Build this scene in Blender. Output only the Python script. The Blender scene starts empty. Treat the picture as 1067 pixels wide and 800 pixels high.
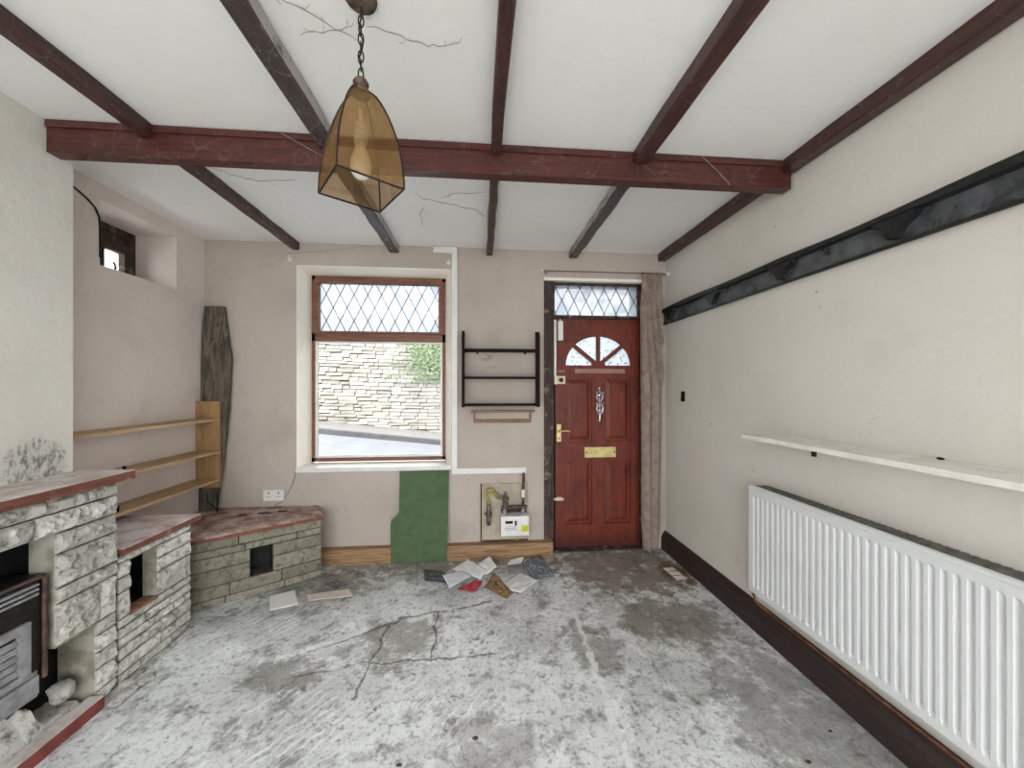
import bpy, bmesh, math, random
from mathutils import Vector, noise
PI = math.pi
R = random.Random(7)
scene = bpy.context.scene
COL = scene.collection

# ------------------------------------------------------------------ materials
def lin(r, g, b):
    f = lambda v: (v/255/12.92) if v/255 <= .04045 else ((v/255+.055)/1.055)**2.4
    return (f(r), f(g), f(b), 1.0)

class NT:
    """small wrapper round a node tree"""
    def __init__(s, name):
        s.m = bpy.data.materials.new(name); s.m.use_nodes = True
        s.t = s.m.node_tree; s.t.nodes.clear()
        s.out = s.t.nodes.new('ShaderNodeOutputMaterial')
        s.co = None
    def n(s, typ, **kw):
        nd = s.t.nodes.new(typ)
        for k, v in kw.items(): setattr(nd, k, v)
        return nd
    def l(s, a, b): s.t.links.new(a, b)
    def put(s, sock, v):
        if isinstance(v, bpy.types.NodeSocket): s.l(v, sock)
        elif v is not None:
            if isinstance(v, (tuple, list)) and sock.type == 'VECTOR': v = tuple(v)[:3]
            sock.default_value = v
    def obj(s):
        if s.co is None: s.co = s.n('ShaderNodeTexCoord').outputs['Object']
        return s.co
    def uv(s): return s.n('ShaderNodeTexCoord').outputs['UV']
    def mapping(s, scale=(1,1,1), rot=(0,0,0), loc=(0,0,0), vec=None):
        m = s.n('ShaderNodeMapping'); s.l(vec or s.obj(), m.inputs['Vector'])
        m.inputs['Scale'].default_value = scale; m.inputs['Rotation'].default_value = rot; m.inputs['Location'].default_value = loc
        return m.outputs[0]
    def noise(s, scale=5, detail=4, rough=.55, vec=None, dist=0, out='Fac'):
        t = s.n('ShaderNodeTexNoise'); s.l(vec or s.obj(), t.inputs['Vector'])
        t.inputs['Scale'].default_value = scale; t.inputs['Detail'].default_value = detail
        t.inputs['Roughness'].default_value = rough; t.inputs['Distortion'].default_value = dist
        return t.outputs[out]
    def vor(s, scale=5, feature='F1', vec=None, out='Distance'):
        t = s.n('ShaderNodeTexVoronoi', feature=feature); s.l(vec or s.obj(), t.inputs['Vector'])
        t.inputs['Scale'].default_value = scale
        return t.outputs[out]
    def wave(s, scale=5, dist=2, detail=2, vec=None, dirn='X', dscale=1):
        t = s.n('ShaderNodeTexWave', bands_direction=dirn); s.l(vec or s.obj(), t.inputs['Vector'])
        t.inputs['Scale'].default_value = scale; t.inputs['Distortion'].default_value = dist
        t.inputs['Detail'].default_value = detail; t.inputs['Detail Scale'].default_value = dscale
        return t.outputs['Fac']
    def ramp(s, fac, a, b, va=0.0, vb=1.0):
        """smooth remap fac from [a,b] to [va,vb]"""
        t = s.n('ShaderNodeMapRange', interpolation_type='SMOOTHSTEP'); s.l(fac, t.inputs['Value'])
        for k, v in zip(('From Min','From Max','To Min','To Max'), (a, b, va, vb)): t.inputs[k].default_value = v
        return t.outputs[0]
    def mix(s, fac, a, b, mode='MIX'):
        t = s.n('ShaderNodeMix', data_type='RGBA', blend_type=mode)
        s.put(t.inputs[0], fac); s.put(t.inputs[6], a); s.put(t.inputs[7], b)
        return t.outputs[2]
    def math(s, op, a, b=None, c=None, clamp=False):
        t = s.n('ShaderNodeMath', operation=op, use_clamp=clamp)
        s.put(t.inputs[0], a); s.put(t.inputs[1], b)
        if c is not None: s.put(t.inputs[2], c)
        return t.outputs[0]
    def vm(s, op, a, b=None, out=0):
        t = s.n('ShaderNodeVectorMath', operation=op)
        s.put(t.inputs[0], a)
        if b is not None: s.put(t.inputs[1], b)
        return t.outputs[out]
    def blob(s, c, r, vec):
        """1 in the middle of an ellipse, 0 outside"""
        d = s.vm('SUBTRACT', vec, c); d = s.vm('DIVIDE', d, r)
        return s.ramp(s.vm('LENGTH', d, out=1), 1.0, .35)
    def seg(s, a, b, vec):
        a = Vector(a).to_3d(); b = Vector(b).to_3d(); ba = b - a
        pa = s.vm('SUBTRACT', vec, tuple(a))
        h = s.math('DIVIDE', s.vm('DOT_PRODUCT', pa, tuple(ba), out=1), ba.length_squared, clamp=True)
        t = s.n('ShaderNodeVectorMath', operation='SCALE'); t.inputs[0].default_value = tuple(ba); s.l(h, t.inputs['Scale'])
        return s.vm('LENGTH', s.vm('SUBTRACT', pa, t.outputs[0]), out=1)
    def bump(s, h, strength=.3, dist=.01, nrm=None):
        t = s.n('ShaderNodeBump'); s.l(h, t.inputs['Height'])
        t.inputs['Strength'].default_value = strength; t.inputs['Distance'].default_value = dist
        if nrm is not None: s.l(nrm, t.inputs['Normal'])
        return t.outputs[0]
    def bsdf(s, color, rough=.7, nrm=None, metal=0, spec=.4, **kw):
        p = s.n('ShaderNodeBsdfPrincipled')
        s.put(p.inputs['Base Color'], color); s.put(p.inputs['Roughness'], rough)
        p.inputs['Metallic'].default_value = metal; p.inputs['Specular IOR Level'].default_value = spec
        if nrm is not None: s.l(nrm, p.inputs['Normal'])
        for k, v in kw.items(): s.put(p.inputs[k], v)
        s.l(p.outputs[0], s.out.inputs[0]); return s.m

def simple(name, c, c2=None, scale=12, rough=.6, bump=.1, metal=0, spec=.4, detail=5, lo=.35, hi=.65, bd=.004):
    t = NT(name); f = t.noise(scale, detail)
    col = t.mix(t.ramp(f, lo, hi), lin(*c), lin(*(c2 or c)))
    return t.bsdf(col, rough, t.bump(t.noise(scale*3, 4), bump, bd) if bump else None, metal, spec)

def wood(name, c, c2, axis='Z', scale=9, rough=.55, bump=.12, stretch=14, spots=None):
    t = NT(name)
    st = {'X': (1, stretch, stretch), 'Y': (stretch, 1, stretch), 'Z': (stretch, stretch, 1)}[axis]
    v = t.mapping(st)
    f = t.noise(scale*.35, 6, .65, v, 1.2)
    col = t.mix(t.ramp(f, .32, .68), lin(*c), lin(*c2))
    if spots: col = t.mix(t.ramp(t.noise(14, 5), .55, .72), col, lin(*spots))
    return t.bsdf(col, rough, t.bump(f, bump, .004), spec=.35)

M = {}
def plaster(name, c, c2, blot, blotc, marks=None, tint=None):
    t = NT(name); v = t.obj()
    big = t.noise(1.1, 5, .6); fine = t.noise(38, 4, .6)
    col = t.mix(t.ramp(big, .35, .68), lin(*c), lin(*c2))
    col = t.mix(t.math('MULTIPLY', t.ramp(t.noise(3.3, 6, .65), .52, .75), blot), col, lin(*blotc))
    col = t.mix(t.math('MULTIPLY', t.ramp(fine, .45, .8), .18), col, lin(*blotc))
    if marks:
        k = t.math('MULTIPLY', t.ramp(t.noise(7.5, 7, .72, dist=1.5), .645, .70), t.ramp(t.noise(1.5, 2), .46, .6))
        col = t.mix(t.math('MULTIPLY', k, .6), col, lin(*marks))
        sp = t.math('MULTIPLY', t.ramp(t.vor(6), .05, .03), t.ramp(t.noise(2.2, 2), .48, .56))
        col = t.mix(t.math('MULTIPLY', sp, .75), col, lin(*marks))
    h = t.math('ADD', t.math('MULTIPLY', fine, .4), t.noise(6, 5))
    return t, col, h
t, c, h = plaster('taupe_plaster', (184,174,165), (173,162,152), .45, (156,143,133), marks=(120,108,98))
M['wall_back'] = t.bsdf(c, .85, t.bump(h, .22, .012), spec=.2)
t, c, h = plaster('pink_plaster', (222,212,206), (212,201,194), .4, (192,178,168))
M['wall_left'] = t.bsdf(c, .85, t.bump(h, .25, .012), spec=.2)
t, c, h = plaster('cream_plaster', (214,211,203), (208,205,195), .3, (196,190,178), marks=(96,88,76))
M['wall_right'] = t.bsdf(c, .8, t.bump(h, .2, .012), spec=.25)
t, c, h = plaster('damp_plaster', (220,218,211), (212,210,202), .35, (196,193,180))
v = t.vm('ADD', t.obj(), t.vm('SCALE', t.noise(9, 5, .7, out='Color'), None)) if False else t.obj()
nz = t.noise(17, 8, .78, t.mapping((1, 1, .6)))
bl = t.blob((-1.88, 1.735, 1.06), (.3, .20, .23), t.obj())
peel = t.ramp(t.math('ADD', t.math('MULTIPLY', bl, .44), nz), .79, .90)
flk = t.ramp(t.noise(26, 8, .75, t.mapping((1, 1.6, .8))), .40, .55)
pc = t.mix(flk, lin(136,133,124), lin(208,208,202))
pc = t.mix(t.ramp(t.noise(40, 6, .7, dist=1), .60, .70), pc, lin(88,85,78))
c = t.mix(peel, c, pc)
M['wall_breast'] = t.bsdf(c, .85, t.bump(t.math('ADD', t.math('MULTIPLY', peel, t.math('MULTIPLY', flk, 2.0)), h), .4, .014), spec=.2)
t, c, h = plaster('ceiling_paint', (240,240,239), (236,236,235), .2, (222,221,217))
M['ceiling'] = t.bsdf(c, .9, t.bump(h, .12, .01), spec=.15)
M['reveal'] = simple('cream_reveal', (246,240,230), (240,232,220), 4, .7, .12)
M['white_paint'] = simple('white_gloss', (224,224,219), (212,213,208), 5, .35, .05)
M['white_plastic'] = simple('white_plastic', (222,222,218), (212,212,208), 6, .3, 0)
M['trunking'] = simple('trunking_white', (222,222,218), (212,212,208), 6, .4, 0)
M['rad'] = simple('radiator_enamel', (214,216,216), (209,211,211), 3, .28, 0, spec=.5)
M['rad_top'] = simple('gap_shade_grille', (112,110,104), (84,82,77), 30, .8, .2)  # grille coloured dark to stand in for the shaded gap behind the panel
M['rad_dark'] = simple('radiator_back', (120,120,116), (92,92,88), 20, .7, .1)
M['shelf_white'] = simple('chalky_white_shelf', (230,229,222), (214,212,203), 9, .6, .15)
M['dark_metal'] = simple('dark_metal', (40,36,34), (56,50,46), 30, .5, .05, metal=.6)
M['black'] = simple('matt_black', (16,16,17), (26,25,25), 14, .7, .2)  # plain black, also lines the fireplace, niche and bench holes
M['black_wood'] = simple('black_stained_wood', (18,12,12), (27,19,18), 12, .75, .12, spec=.15)
M['copper'] = simple('copper_pipe', (158,104,80), (112,70,54), 20, .4, 0, metal=.6)
M['brass'] = simple('aged_brass', (196,172,104), (170,142,78), 24, .38, .05, metal=.7)
M['brass_lacq'] = simple('pale_brass', (216,202,146), (196,178,118), 18, .4, .04, metal=.35)
M['chrome'] = simple('tarnished_chrome', (206,200,204), (168,160,166), 30, .25, .1, metal=.9)
M['cream_plastic'] = simple('cream_enamel', (226,214,190), (210,196,170), 10, .45, .05)
M['lead'] = simple('lead_came', (70,70,72), (88,88,90), 20, .6, .05, metal=.2)
M['cobweb'] = simple('dusty_cobweb', (128,124,120), (158,154,150), 30, .95, 0, spec=.05)
M['cord_grey'] = simple('grey_cord', (150,142,134), None, 9, .6, 0)
M['rust'] = simple('rusty_steel', (110,92,80), (70,58,50), 26, .7, .2, metal=.3)
M['pipe_grey'] = simple('dull_pipe_grey', (120,112,106), (70,62,58), 40, .45, .2, metal=.5)
M['meterboard'] = simple('meter_board', (180,169,153), (160,149,132), 7, .8, .15)
M['yellow_pipe'] = simple('yellow_pipe', (156,144,66), (128,118,54), 20, .5, .05)
M['yellow_label'] = simple('yellow_sticker', (206,204,60), (190,186,50), 40, .5, 0)
M['green_board'] = simple('green_board', (78,98,68), (70,90,60), 16, .8, .08)
M['lino_red'] = simple('red_strip', (132,66,60), (112,52,48), 16, .55, .15)
M['bulb'] = simple('white_bulb', (236,234,228), None, 5, .25, 0, spec=.5)

# dark stained beams with pale dust scuffs
def beamwood(name, axis, c=(86,38,31), c2=(58,27,22), dust=(120,98,92), amt=.5, worn=0):
    t = NT(name)
    st = {'X': (1, 10, 10), 'Y': (10, 1, 10)}[axis]
    f = t.noise(5, 6, .65, t.mapping(st), 1)
    col = t.mix(t.ramp(f, .3, .7), lin(*c), lin(*c2))
    w = t.ramp(t.noise(8, 8, .75, dist=2.2), .57, .66)
    col = t.mix(t.math('MULTIPLY', w, amt), col, lin(*dust))
    w2 = t.ramp(t.math('ABSOLUTE', t.math('SUBTRACT', t.noise(3.0, 2, .5), .5)), .004, .001)
    col = t.mix(t.math('MULTIPLY', w2, amt*.6), col, lin(*dust))
    col = t.mix(t.math('MULTIPLY', t.ramp(t.noise(30, 6, .75), .56, .72), amt*.7), col, lin(*dust))
    if worn:  # amount of pale grey mixed over the sideways facing faces
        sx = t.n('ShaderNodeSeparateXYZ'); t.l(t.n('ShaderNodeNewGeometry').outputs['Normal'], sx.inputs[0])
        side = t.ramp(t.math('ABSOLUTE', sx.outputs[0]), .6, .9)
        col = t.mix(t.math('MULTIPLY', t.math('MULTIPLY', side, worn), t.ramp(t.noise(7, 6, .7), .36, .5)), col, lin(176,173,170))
    return t.bsdf(col, t.ramp(f, .2, .8, .32, .52), t.bump(t.math('ADD', f, t.noise(40, 3)), .25, .006), spec=.5)
M['beam'] = beamwood('crossbeam_stain', 'X')
M['joist'] = beamwood('joist_stain', 'Y', (74,42,38), (52,29,26), (128,108,102), .5)
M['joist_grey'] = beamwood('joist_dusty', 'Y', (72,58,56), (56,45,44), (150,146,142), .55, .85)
M['rail_black'] = beamwood('black_gloss_rail', 'Y', (17,18,19), (26,27,28), (100,102,105), .25)
t = NT('black_gloss_board'); f = t.noise(9, 6, .7)
M['rail_board'] = t.bsdf(t.mix(t.ramp(f, .4, .75), lin(56,58,61), lin(104,106,109)), t.ramp(f, .3, .7, .2, .42), t.bump(f, .35, .01), spec=.6)

# dark skirting
t = NT('dark_skirting'); f = t.noise(5, 7, .7, t.mapping((8, 1, 8)))
c = t.mix(t.ramp(f, .35, .7), lin(56,43,39), lin(34,27,25))
c = t.mix(t.math('MULTIPLY', t.ramp(t.noise(26, 6, .75), .58, .74), .55), c, lin(112,96,88))
M['skirt_dark'] = t.bsdf(c, .65, t.bump(f, .3, .008))
M['skirt_pine'] = wood('pine_skirting', (168,136,102), (120,90,62), 'X', 10, .6, .12)
M['pine'] = wood('pine_shelf', (188,163,130), (166,138,102), 'Y', 8, .6, .08)
M['pine_up'] = wood('pine_upright', (164,133,94), (142,110,72), 'Z', 8, .6, .08)
M['brown_frame'] = wood('brown_window_frame', (132,92,74), (104,66,52), 'X', 10, .5, .1)
M['brown_rack'] = wood('brown_rack_wood', (142,108,82), (112,80,58), 'X', 10, .55, .1)
M['jamb_dark'] = wood('weathered_jamb', (78,62,54), (44,33,29), 'Z', 12, .75, .3, 10, (126,112,100))
M['grey_plank'] = wood('weathered_plank', (116,108,97), (58,53,46), 'Z', 12, .9, .6, 7, (82,74,60))
M['mantel_red'] = wood('red_brown_edge', (128,80,66), (98,58,48), 'Y', 9, .6, .2, 10, (158,122,106))
M['pink_strip'] = wood('pinkish_strip', (166,132,116), (140,104,88), 'X', 9, .6, .1)
t = NT('dusty_slab_top'); f = t.noise(9, 7, .7); g = t.noise(2.6, 4)
c = t.mix(t.ramp(f, .38, .62), lin(134,98,86), lin(186,170,163))
c = t.mix(t.ramp(t.noise(6, 7, .75, dist=1), .58, .70), c, lin(92,72,66))
M['slab_top'] = t.bsdf(c, .7, t.bump(f, .25, .006))
t = NT('pale_slab_top'); f = t.noise(9, 7, .7)
c = t.mix(t.ramp(f, .36, .6), lin(166,140,132), lin(206,198,195))
M['slab_pale'] = t.bsdf(c, .65, t.bump(f, .25, .006))
t = NT('dusty_mantel_top'); f = t.noise(9, 7, .7)
M['mantel_top'] = t.bsdf(t.mix(t.ramp(f, .35, .62), lin(176,160,152), lin(206,202,197)), .7, t.bump(f, .2, .005))

# rough stone: every stone its own tone
def stone(name, a, b, dirt, moss, sc=1.0, white=.6):
    t = NT(name); g = t.n('ShaderNodeNewGeometry').outputs['Random Per Island']
    col = t.mix(g, lin(*a), lin(*b))
    f = t.noise(26*sc, 7, .7); w = t.noise(7*sc, 5, .65)
    col = t.mix(t.math('MULTIPLY', t.ramp(f, .47, .66), .8), col, lin(*dirt))
    col = t.mix(t.math('MULTIPLY', t.ramp(w, .56, .74), .6), col, lin(*moss))
    col = t.mix(t.math('MULTIPLY', t.ramp(t.noise(18*sc, 4, .6), .55, .75), white), col, lin(232,231,224))
    return t.bsdf(col, .9, t.bump(t.math('ADD', f, t.noise(70*sc, 3)), .5, .01), spec=.15)
M['stone'] = stone('pale_rock_faced_stone', (204,204,198), (172,171,162), (98,94,84), (128,122,104))
M['stone_green'] = stone('green_grey_stone', (146,142,127), (122,118,102), (92,88,76), (128,120,100), white=.12)
M['mortar'] = simple('dark_mortar', (84,80,72), (58,54,48), 24, .95, .4)
M['mortar_pale'] = simple('pale_render', (164,160,146), (132,127,110), 14, .9, .4)
M['rubble'] = stone('whitewashed_rubble', (212,211,206), (176,173,166), (84,79,74), (130,122,110))

# concrete floor
t = NT('worn_concrete_floor'); P = t.obj()
wob = t.n('ShaderNodeVectorMath', operation='SCALE'); t.l(t.vm('SUBTRACT', t.noise(7, 5, .65, out='Color'), (.5,.5,.5)), wob.inputs[0]); wob.inputs['Scale'].default_value = .11
flat = t.vm('MULTIPLY', P, (1,1,0))
PW = t.vm('MULTIPLY', t.vm('ADD', P, wob.outputs[0]), (1,1,0))
big = t.noise(1.4, 7, .62); mid = t.noise(6, 8, .7); fine = t.noise(34, 5, .7)
col = t.mix(t.ramp(big, .36, .66), lin(224,227,227), lin(186,188,187))
col = t.mix(t.math('MULTIPLY', t.ramp(mid, .49, .63), .85), col, lin(134,134,128))
col = t.mix(t.math('MULTIPLY', t.ramp(t.noise(3.1, 8, .72, dist=.6), .52, .62), .8), col, lin(232,235,235))
col = t.mix(t.math('MULTIPLY', t.ramp(fine, .52, .66), .6), col, lin(98,95,89))
col = t.mix(t.math('MULTIPLY', t.ramp(t.noise(60, 6, .75), .55, .67), .7), col, lin(84,81,76))
# comb scratches left by the old tile bed
scr = t.wave(8, 5.5, 4, t.mapping((1,1,1), (0,0,math.radians(38))), 'X', 1.9)
sx = t.n('ShaderNodeSeparateXYZ'); t.l(P, sx.inputs[0])
scm = t.math('MULTIPLY', t.math('MULTIPLY', t.ramp(scr, .62, .9), t.ramp(t.noise(2.3, 5, .65), .44, .6)), t.ramp(sx.outputs[0], .5, -.1, .12, 1))
col = t.mix(t.math('MULTIPLY', scm, .55), col, lin(238,240,240))
# pits and dark spots
pit = t.math('MULTIPLY', t.ramp(t.noise(11, 9, .80, dist=.8), .585, .66), t.ramp(t.noise(2.1, 3), .44, .60))
col = t.mix(t.math('MULTIPLY', pit, .8), col, lin(74,70,64))
def stain(col, c, r, color, amt, thr=(.30,.75)):
    b = t.math('ADD', t.math('MULTIPLY', t.blob(c, r, flat), .8), t.math('MULTIPLY', t.math('SUBTRACT', t.noise(8, 9, .78), .5), 3.2))
    return t.mix(t.math('MULTIPLY', t.ramp(b, *thr), amt), col, lin(*color))
col = stain(col, (1.15, 2.80, 0), (.95, .62, 1), (112,99,86), .8)
col = stain(col, (-.3, 3.05, 0), (1.6, .34, 1), (132,124,112), .8)
col = stain(col, (-1.2, 2.75, 0), (.75, .28, 1), (104,98,86), .7)
col = stain(col, (1.15, 2.15, 0), (.5, .38, 1), (120,112,98), .75)
col = stain(col, (1.35, 1.35, 0), (.5, .9, 1), (138,137,132), .7)
col = stain(col, (-.45, 2.10, 0), (.32, .30, 1), (132,128,119), .7)
col = stain(col, (-.95, 1.9, 0), (.3, .16, 1), (112,108,98), .65)
col = stain(col, (.62, 1.95, 0), (.22, .3, 1), (112,108,98), .6)
col = stain(col, (.05, 1.45, 0), (.3, .2, 1), (136,133,126), .5)
col = stain(col, (1.46, 2.66, 0), (.16, .3, 1), (96,74,56), .8)
# pale screed joint
d = None
for a, b in (((.53,2.44),(.585,2.24)), ((.585,2.24),(.545,1.1)), ((.545,1.1),(.50,-.6))):
    e = t.seg(a, b, PW); d = e if d is None else t.math('MINIMUM', d, e)
col = t.mix(t.math('MULTIPLY', t.math('MULTIPLY', t.ramp(d, .022, .008), t.ramp(mid, .38, .5)), .8), col, lin(226,228,226))
# cracks and the outline of broken slabs
d = None
for pl in ([(-.62,2.20),(-.47,2.30),(-.27,2.345),(-.12,2.37),(.06,2.43),(.2,2.44)], [(-.55,1.93),(-.54,2.24)], [(-.55,1.93),(-.25,1.93),(.1,1.95)],
           [(-.26,2.33),(-.25,1.93)], [(-.57,1.72),(-.55,1.93)], [(-1.28,1.74),(-1.16,1.70),(-1.12,1.5),(-1.2,1.42)],
           [(-.9,2.06),(-.75,2.12),(-.62,2.2)], [(-.95,1.86),(-.75,1.9),(-.55,1.93)]):
    for a, b in zip(pl, pl[1:]):
        e = t.seg(a, b, PW)
        if pl[0] == (-.62,2.20): e = t.math('MULTIPLY', e, .5)
        d = e if d is None else t.math('MINIMUM', d, e)
crk = t.math('MULTIPLY', t.ramp(d, .0085, .002), t.ramp(t.noise(5, 3), .36, .5))
col = t.mix(t.math('MULTIPLY', crk, .65), col, lin(74,68,62))
vc = t.vor(2.3, 'DISTANCE_TO_EDGE', t.vm('ADD', P, wob.outputs[0]))
hair = t.math('MULTIPLY', t.ramp(vc, .012, .003), t.ramp(t.noise(1.3, 2), .5, .6))
col = t.mix(t.math('MULTIPLY', hair, .4), col, lin(96,92,86))
h = t.math('ADD', t.math('MULTIPLY', mid, 1.2), t.math('MULTIPLY', fine, .5))
h = t.math('SUBTRACT', t.math('ADD', h, t.math('MULTIPLY', scm, .35)), t.math('ADD', t.math('MULTIPLY', crk, 1.3), t.math('MULTIPLY', pit, 1.2)))
M['floor'] = t.bsdf(col, .85, t.bump(h, .55, .014), spec=.2)

# red door paint, worn towards brown, darker towards the bottom
t = NT('red_door_paint'); f = t.noise(5, 6, .65, t.mapping((9,9,1)))
c = t.mix(t.ramp(f, .3, .7), lin(120,50,32), lin(92,38,26))
c = t.mix(t.math('MULTIPLY', t.ramp(t.noise(4, 7, .7), .46, .68), .75), c, lin(70,30,26))
zz = t.n('ShaderNodeSeparateXYZ'); t.l(t.obj(), zz.inputs[0])
c = t.mix(t.math('MULTIPLY', t.ramp(t.math('ADD', zz.outputs[2], t.math('MULTIPLY', t.noise(5, 5), .25)), .32, .10), .75), c, lin(58,26,22))
M['door_red'] = t.bsdf(c, .5, t.bump(t.math('ADD', f, t.noise(60, 3)), .2, .004), spec=.35)

# glass
def glass(name, refl=.10, tint=(1,1,1,1)):
    t = NT(name); a = t.n('ShaderNodeBsdfTransparent'); a.inputs[0].default_value = tint
    g = t.n('ShaderNodeBsdfGlossy'); g.inputs['Roughness'].default_value = .03
    fr = t.n('ShaderNodeFresnel'); fr.inputs[0].default_value = 1.22
    m = t.n('ShaderNodeMixShader'); t.l(fr.outputs[0], m.inputs[0]); t.l(a.outputs[0], m.inputs[1]); t.l(g.outputs[0], m.inputs[2])
    t.l(m.outputs[0], t.out.inputs[0]); return t.m
M['glass'] = glass('clear_glass')
def obscure(name, tr, c=(236,243,250), dark=None, sc=40):
    t = NT(name); a = t.n('ShaderNodeBsdfTransparent'); b = t.n('ShaderNodeBsdfTranslucent')
    f = t.noise(sc, 4, .6)
    col = t.mix(t.ramp(f, .4, .65), lin(*c), lin(c[0]-14, c[1]-10, c[2]-6))
    if dark: col = t.mix(t.math('MULTIPLY', t.ramp(t.noise(sc*1.4, 5, .7), .55, .62), .8), col, lin(*dark))
    t.put(b.inputs[0], col)
    a.inputs[0].default_value = lin(*c)
    m = t.n('ShaderNodeMixShader'); t.put(m.inputs[0], t.ramp(f, .35, .65, 1-tr-.15, 1-tr+.15)); t.l(a.outputs[0], m.inputs[1]); t.l(b.outputs[0], m.inputs[2])
    t.l(m.outputs[0], t.out.inputs[0]); return t.m
M['glass_obscure'] = obscure('obscure_glass', .35, (206,209,212), sc=9)
M['glass_fan'] = obscure('patterned_fan_glass', .3, (212,216,218), (60,60,60), 26)
# bronze mirror glass of the pendant
t = NT('bronze_glass'); a = t.n('ShaderNodeBsdfTransparent'); a.inputs[0].default_value = (.82,.69,.50,1)
g = t.n('ShaderNodeBsdfGlossy'); g.inputs['Roughness'].default_value = .05
f = t.noise(6, 4); t.put(g.inputs[0], t.mix(t.ramp(f, .4, .65), lin(226,202,164), lin(196,168,126)))
m = t.n('ShaderNodeMixShader'); m.inputs[0].default_value = .28; t.l(a.outputs[0], m.inputs[1]); t.l(g.outputs[0], m.inputs[2])
df = t.n('ShaderNodeBsdfDiffuse'); df.inputs[0].default_value = lin(142,116,84)
m2 = t.n('ShaderNodeMixShader'); m2.inputs[0].default_value = .27; t.l(m.outputs[0], m2.inputs[1]); t.l(df.outputs[0], m2.inputs[2])
t.l(m2.outputs[0], t.out.inputs[0]); M['bronze'] = t.m

# curtain cloth
t = NT('curtain_cloth'); f = t.vor(60); g = t.noise(16, 5)
c = t.mix(t.ramp(g, .4, .65), lin(208,192,180), lin(188,171,158))
c = t.mix(t.math('MULTIPLY', t.ramp(t.noise(30, 3), .6, .7), .45), c, lin(128,112,104))
M['curtain'] = t.bsdf(c, .95, t.bump(f, .2, .003), spec=.1)

# paper kinds; print runs across the sheet in its own uv
def paper(name, c, ink=None, rows=14, amt=.6, block=None, pic=None):
    t = NT(name); u = t.uv(); s = t.n('ShaderNodeSeparateXYZ'); t.l(u, s.inputs[0])
    col = lin(*c)
    if ink:
        row = t.ramp(t.math('FRACT', t.math('MULTIPLY', s.outputs[1], rows)), .45, .6)
        words = t.ramp(t.noise(30, 2, .5, t.mapping((1.4, rows*.9, 1), vec=u)), .48, .52)
        mg = t.math('MULTIPLY', t.ramp(s.outputs[0], .08, .1), t.ramp(s.outputs[0], .9, .86))
        mg = t.math('MULTIPLY', mg, t.ramp(t.noise(3.0, 1, .5, u), .42, .5))
        col = t.mix(t.math('MULTIPLY', t.math('MULTIPLY', t.math('MULTIPLY', row, words), mg), amt), col, lin(*ink))
    if pic:
        col = t.mix(t.ramp(t.noise(5, 5, .7, u, 1.0), .42, .58), col, lin(*pic))
    if block:
        col = t.mix(t.math('MULTIPLY', t.ramp(s.outputs[1], .62, .64), 1), col, lin(*block))
    return t.bsdf(col, .6, None, spec=.25)
M['paper_white'] = paper('white_paper', (236,236,237), (120,120,126))
M['paper_plain'] = paper('plain_white_card', (232,232,231))
M['paper_env'] = paper('envelope_paper', (226,228,236), (120,124,136), 8, .5)
M['paper_red'] = paper('red_leaflet', (186,44,56), (230,200,200), 9, .5)
M['paper_brown'] = paper('brown_leaflet', (158,130,92), pic=(92,70,50))
M['paper_dark'] = paper('dark_magazine', (84,90,100), pic=(140,146,154))
M['paper_black'] = paper('black_packet', (58,58,62), pic=(112,112,116))
M['paper_form'] = paper('printed_form', (236,236,234), (70,70,74), 18, .9, (206,206,204))
M['paper_grey'] = paper('grey_leaflet', (150,146,144), (90,86,86), 10, .6)
M['paper_pink'] = paper('pinkish_letter', (226,214,208), (150,130,130), 6, .6)
M['paper_photo'] = paper('dark_photo_card', (52,48,50), pic=(150,146,150))

# outdoors
t = NT('coursed_street_stone'); g = t.n('ShaderNodeNewGeometry').outputs['Random Per Island']
c = t.mix(g, lin(178,176,167), lin(144,141,131)); c = t.mix(t.math('MULTIPLY', t.ramp(t.noise(5, 6, .7), .5, .7), .6), c, lin(164,164,157))
c = t.mix(t.math('MULTIPLY', t.ramp(t.noise(1.2, 4), .55, .7), .5), c, lin(124,128,104))
M['street_stone'] = t.bsdf(c, .95, t.bump(t.noise(20, 5), .5, .02), spec=.1)
M['street_mortar'] = simple('street_joint', (102,99,92), (86,83,77), 8, .95, .3)
M['asphalt'] = simple('grey_asphalt', (116,119,123), (108,111,115), 3, .9, .2)
M['kerb'] = simple('kerb_stone', (84,84,85), (94,94,95), 6, .9, .2)
M['pavement'] = simple('pavement_concrete', (122,121,118), (114,113,110), 4, .9, .2)
M['leaf'] = simple('ivy_leaf', (92,118,72), (118,138,98), 9, .7, 0)
M['brick_out'] = simple('outer_brick', (150,120,100), (130,100,84), 12, .9, .3)

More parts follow.
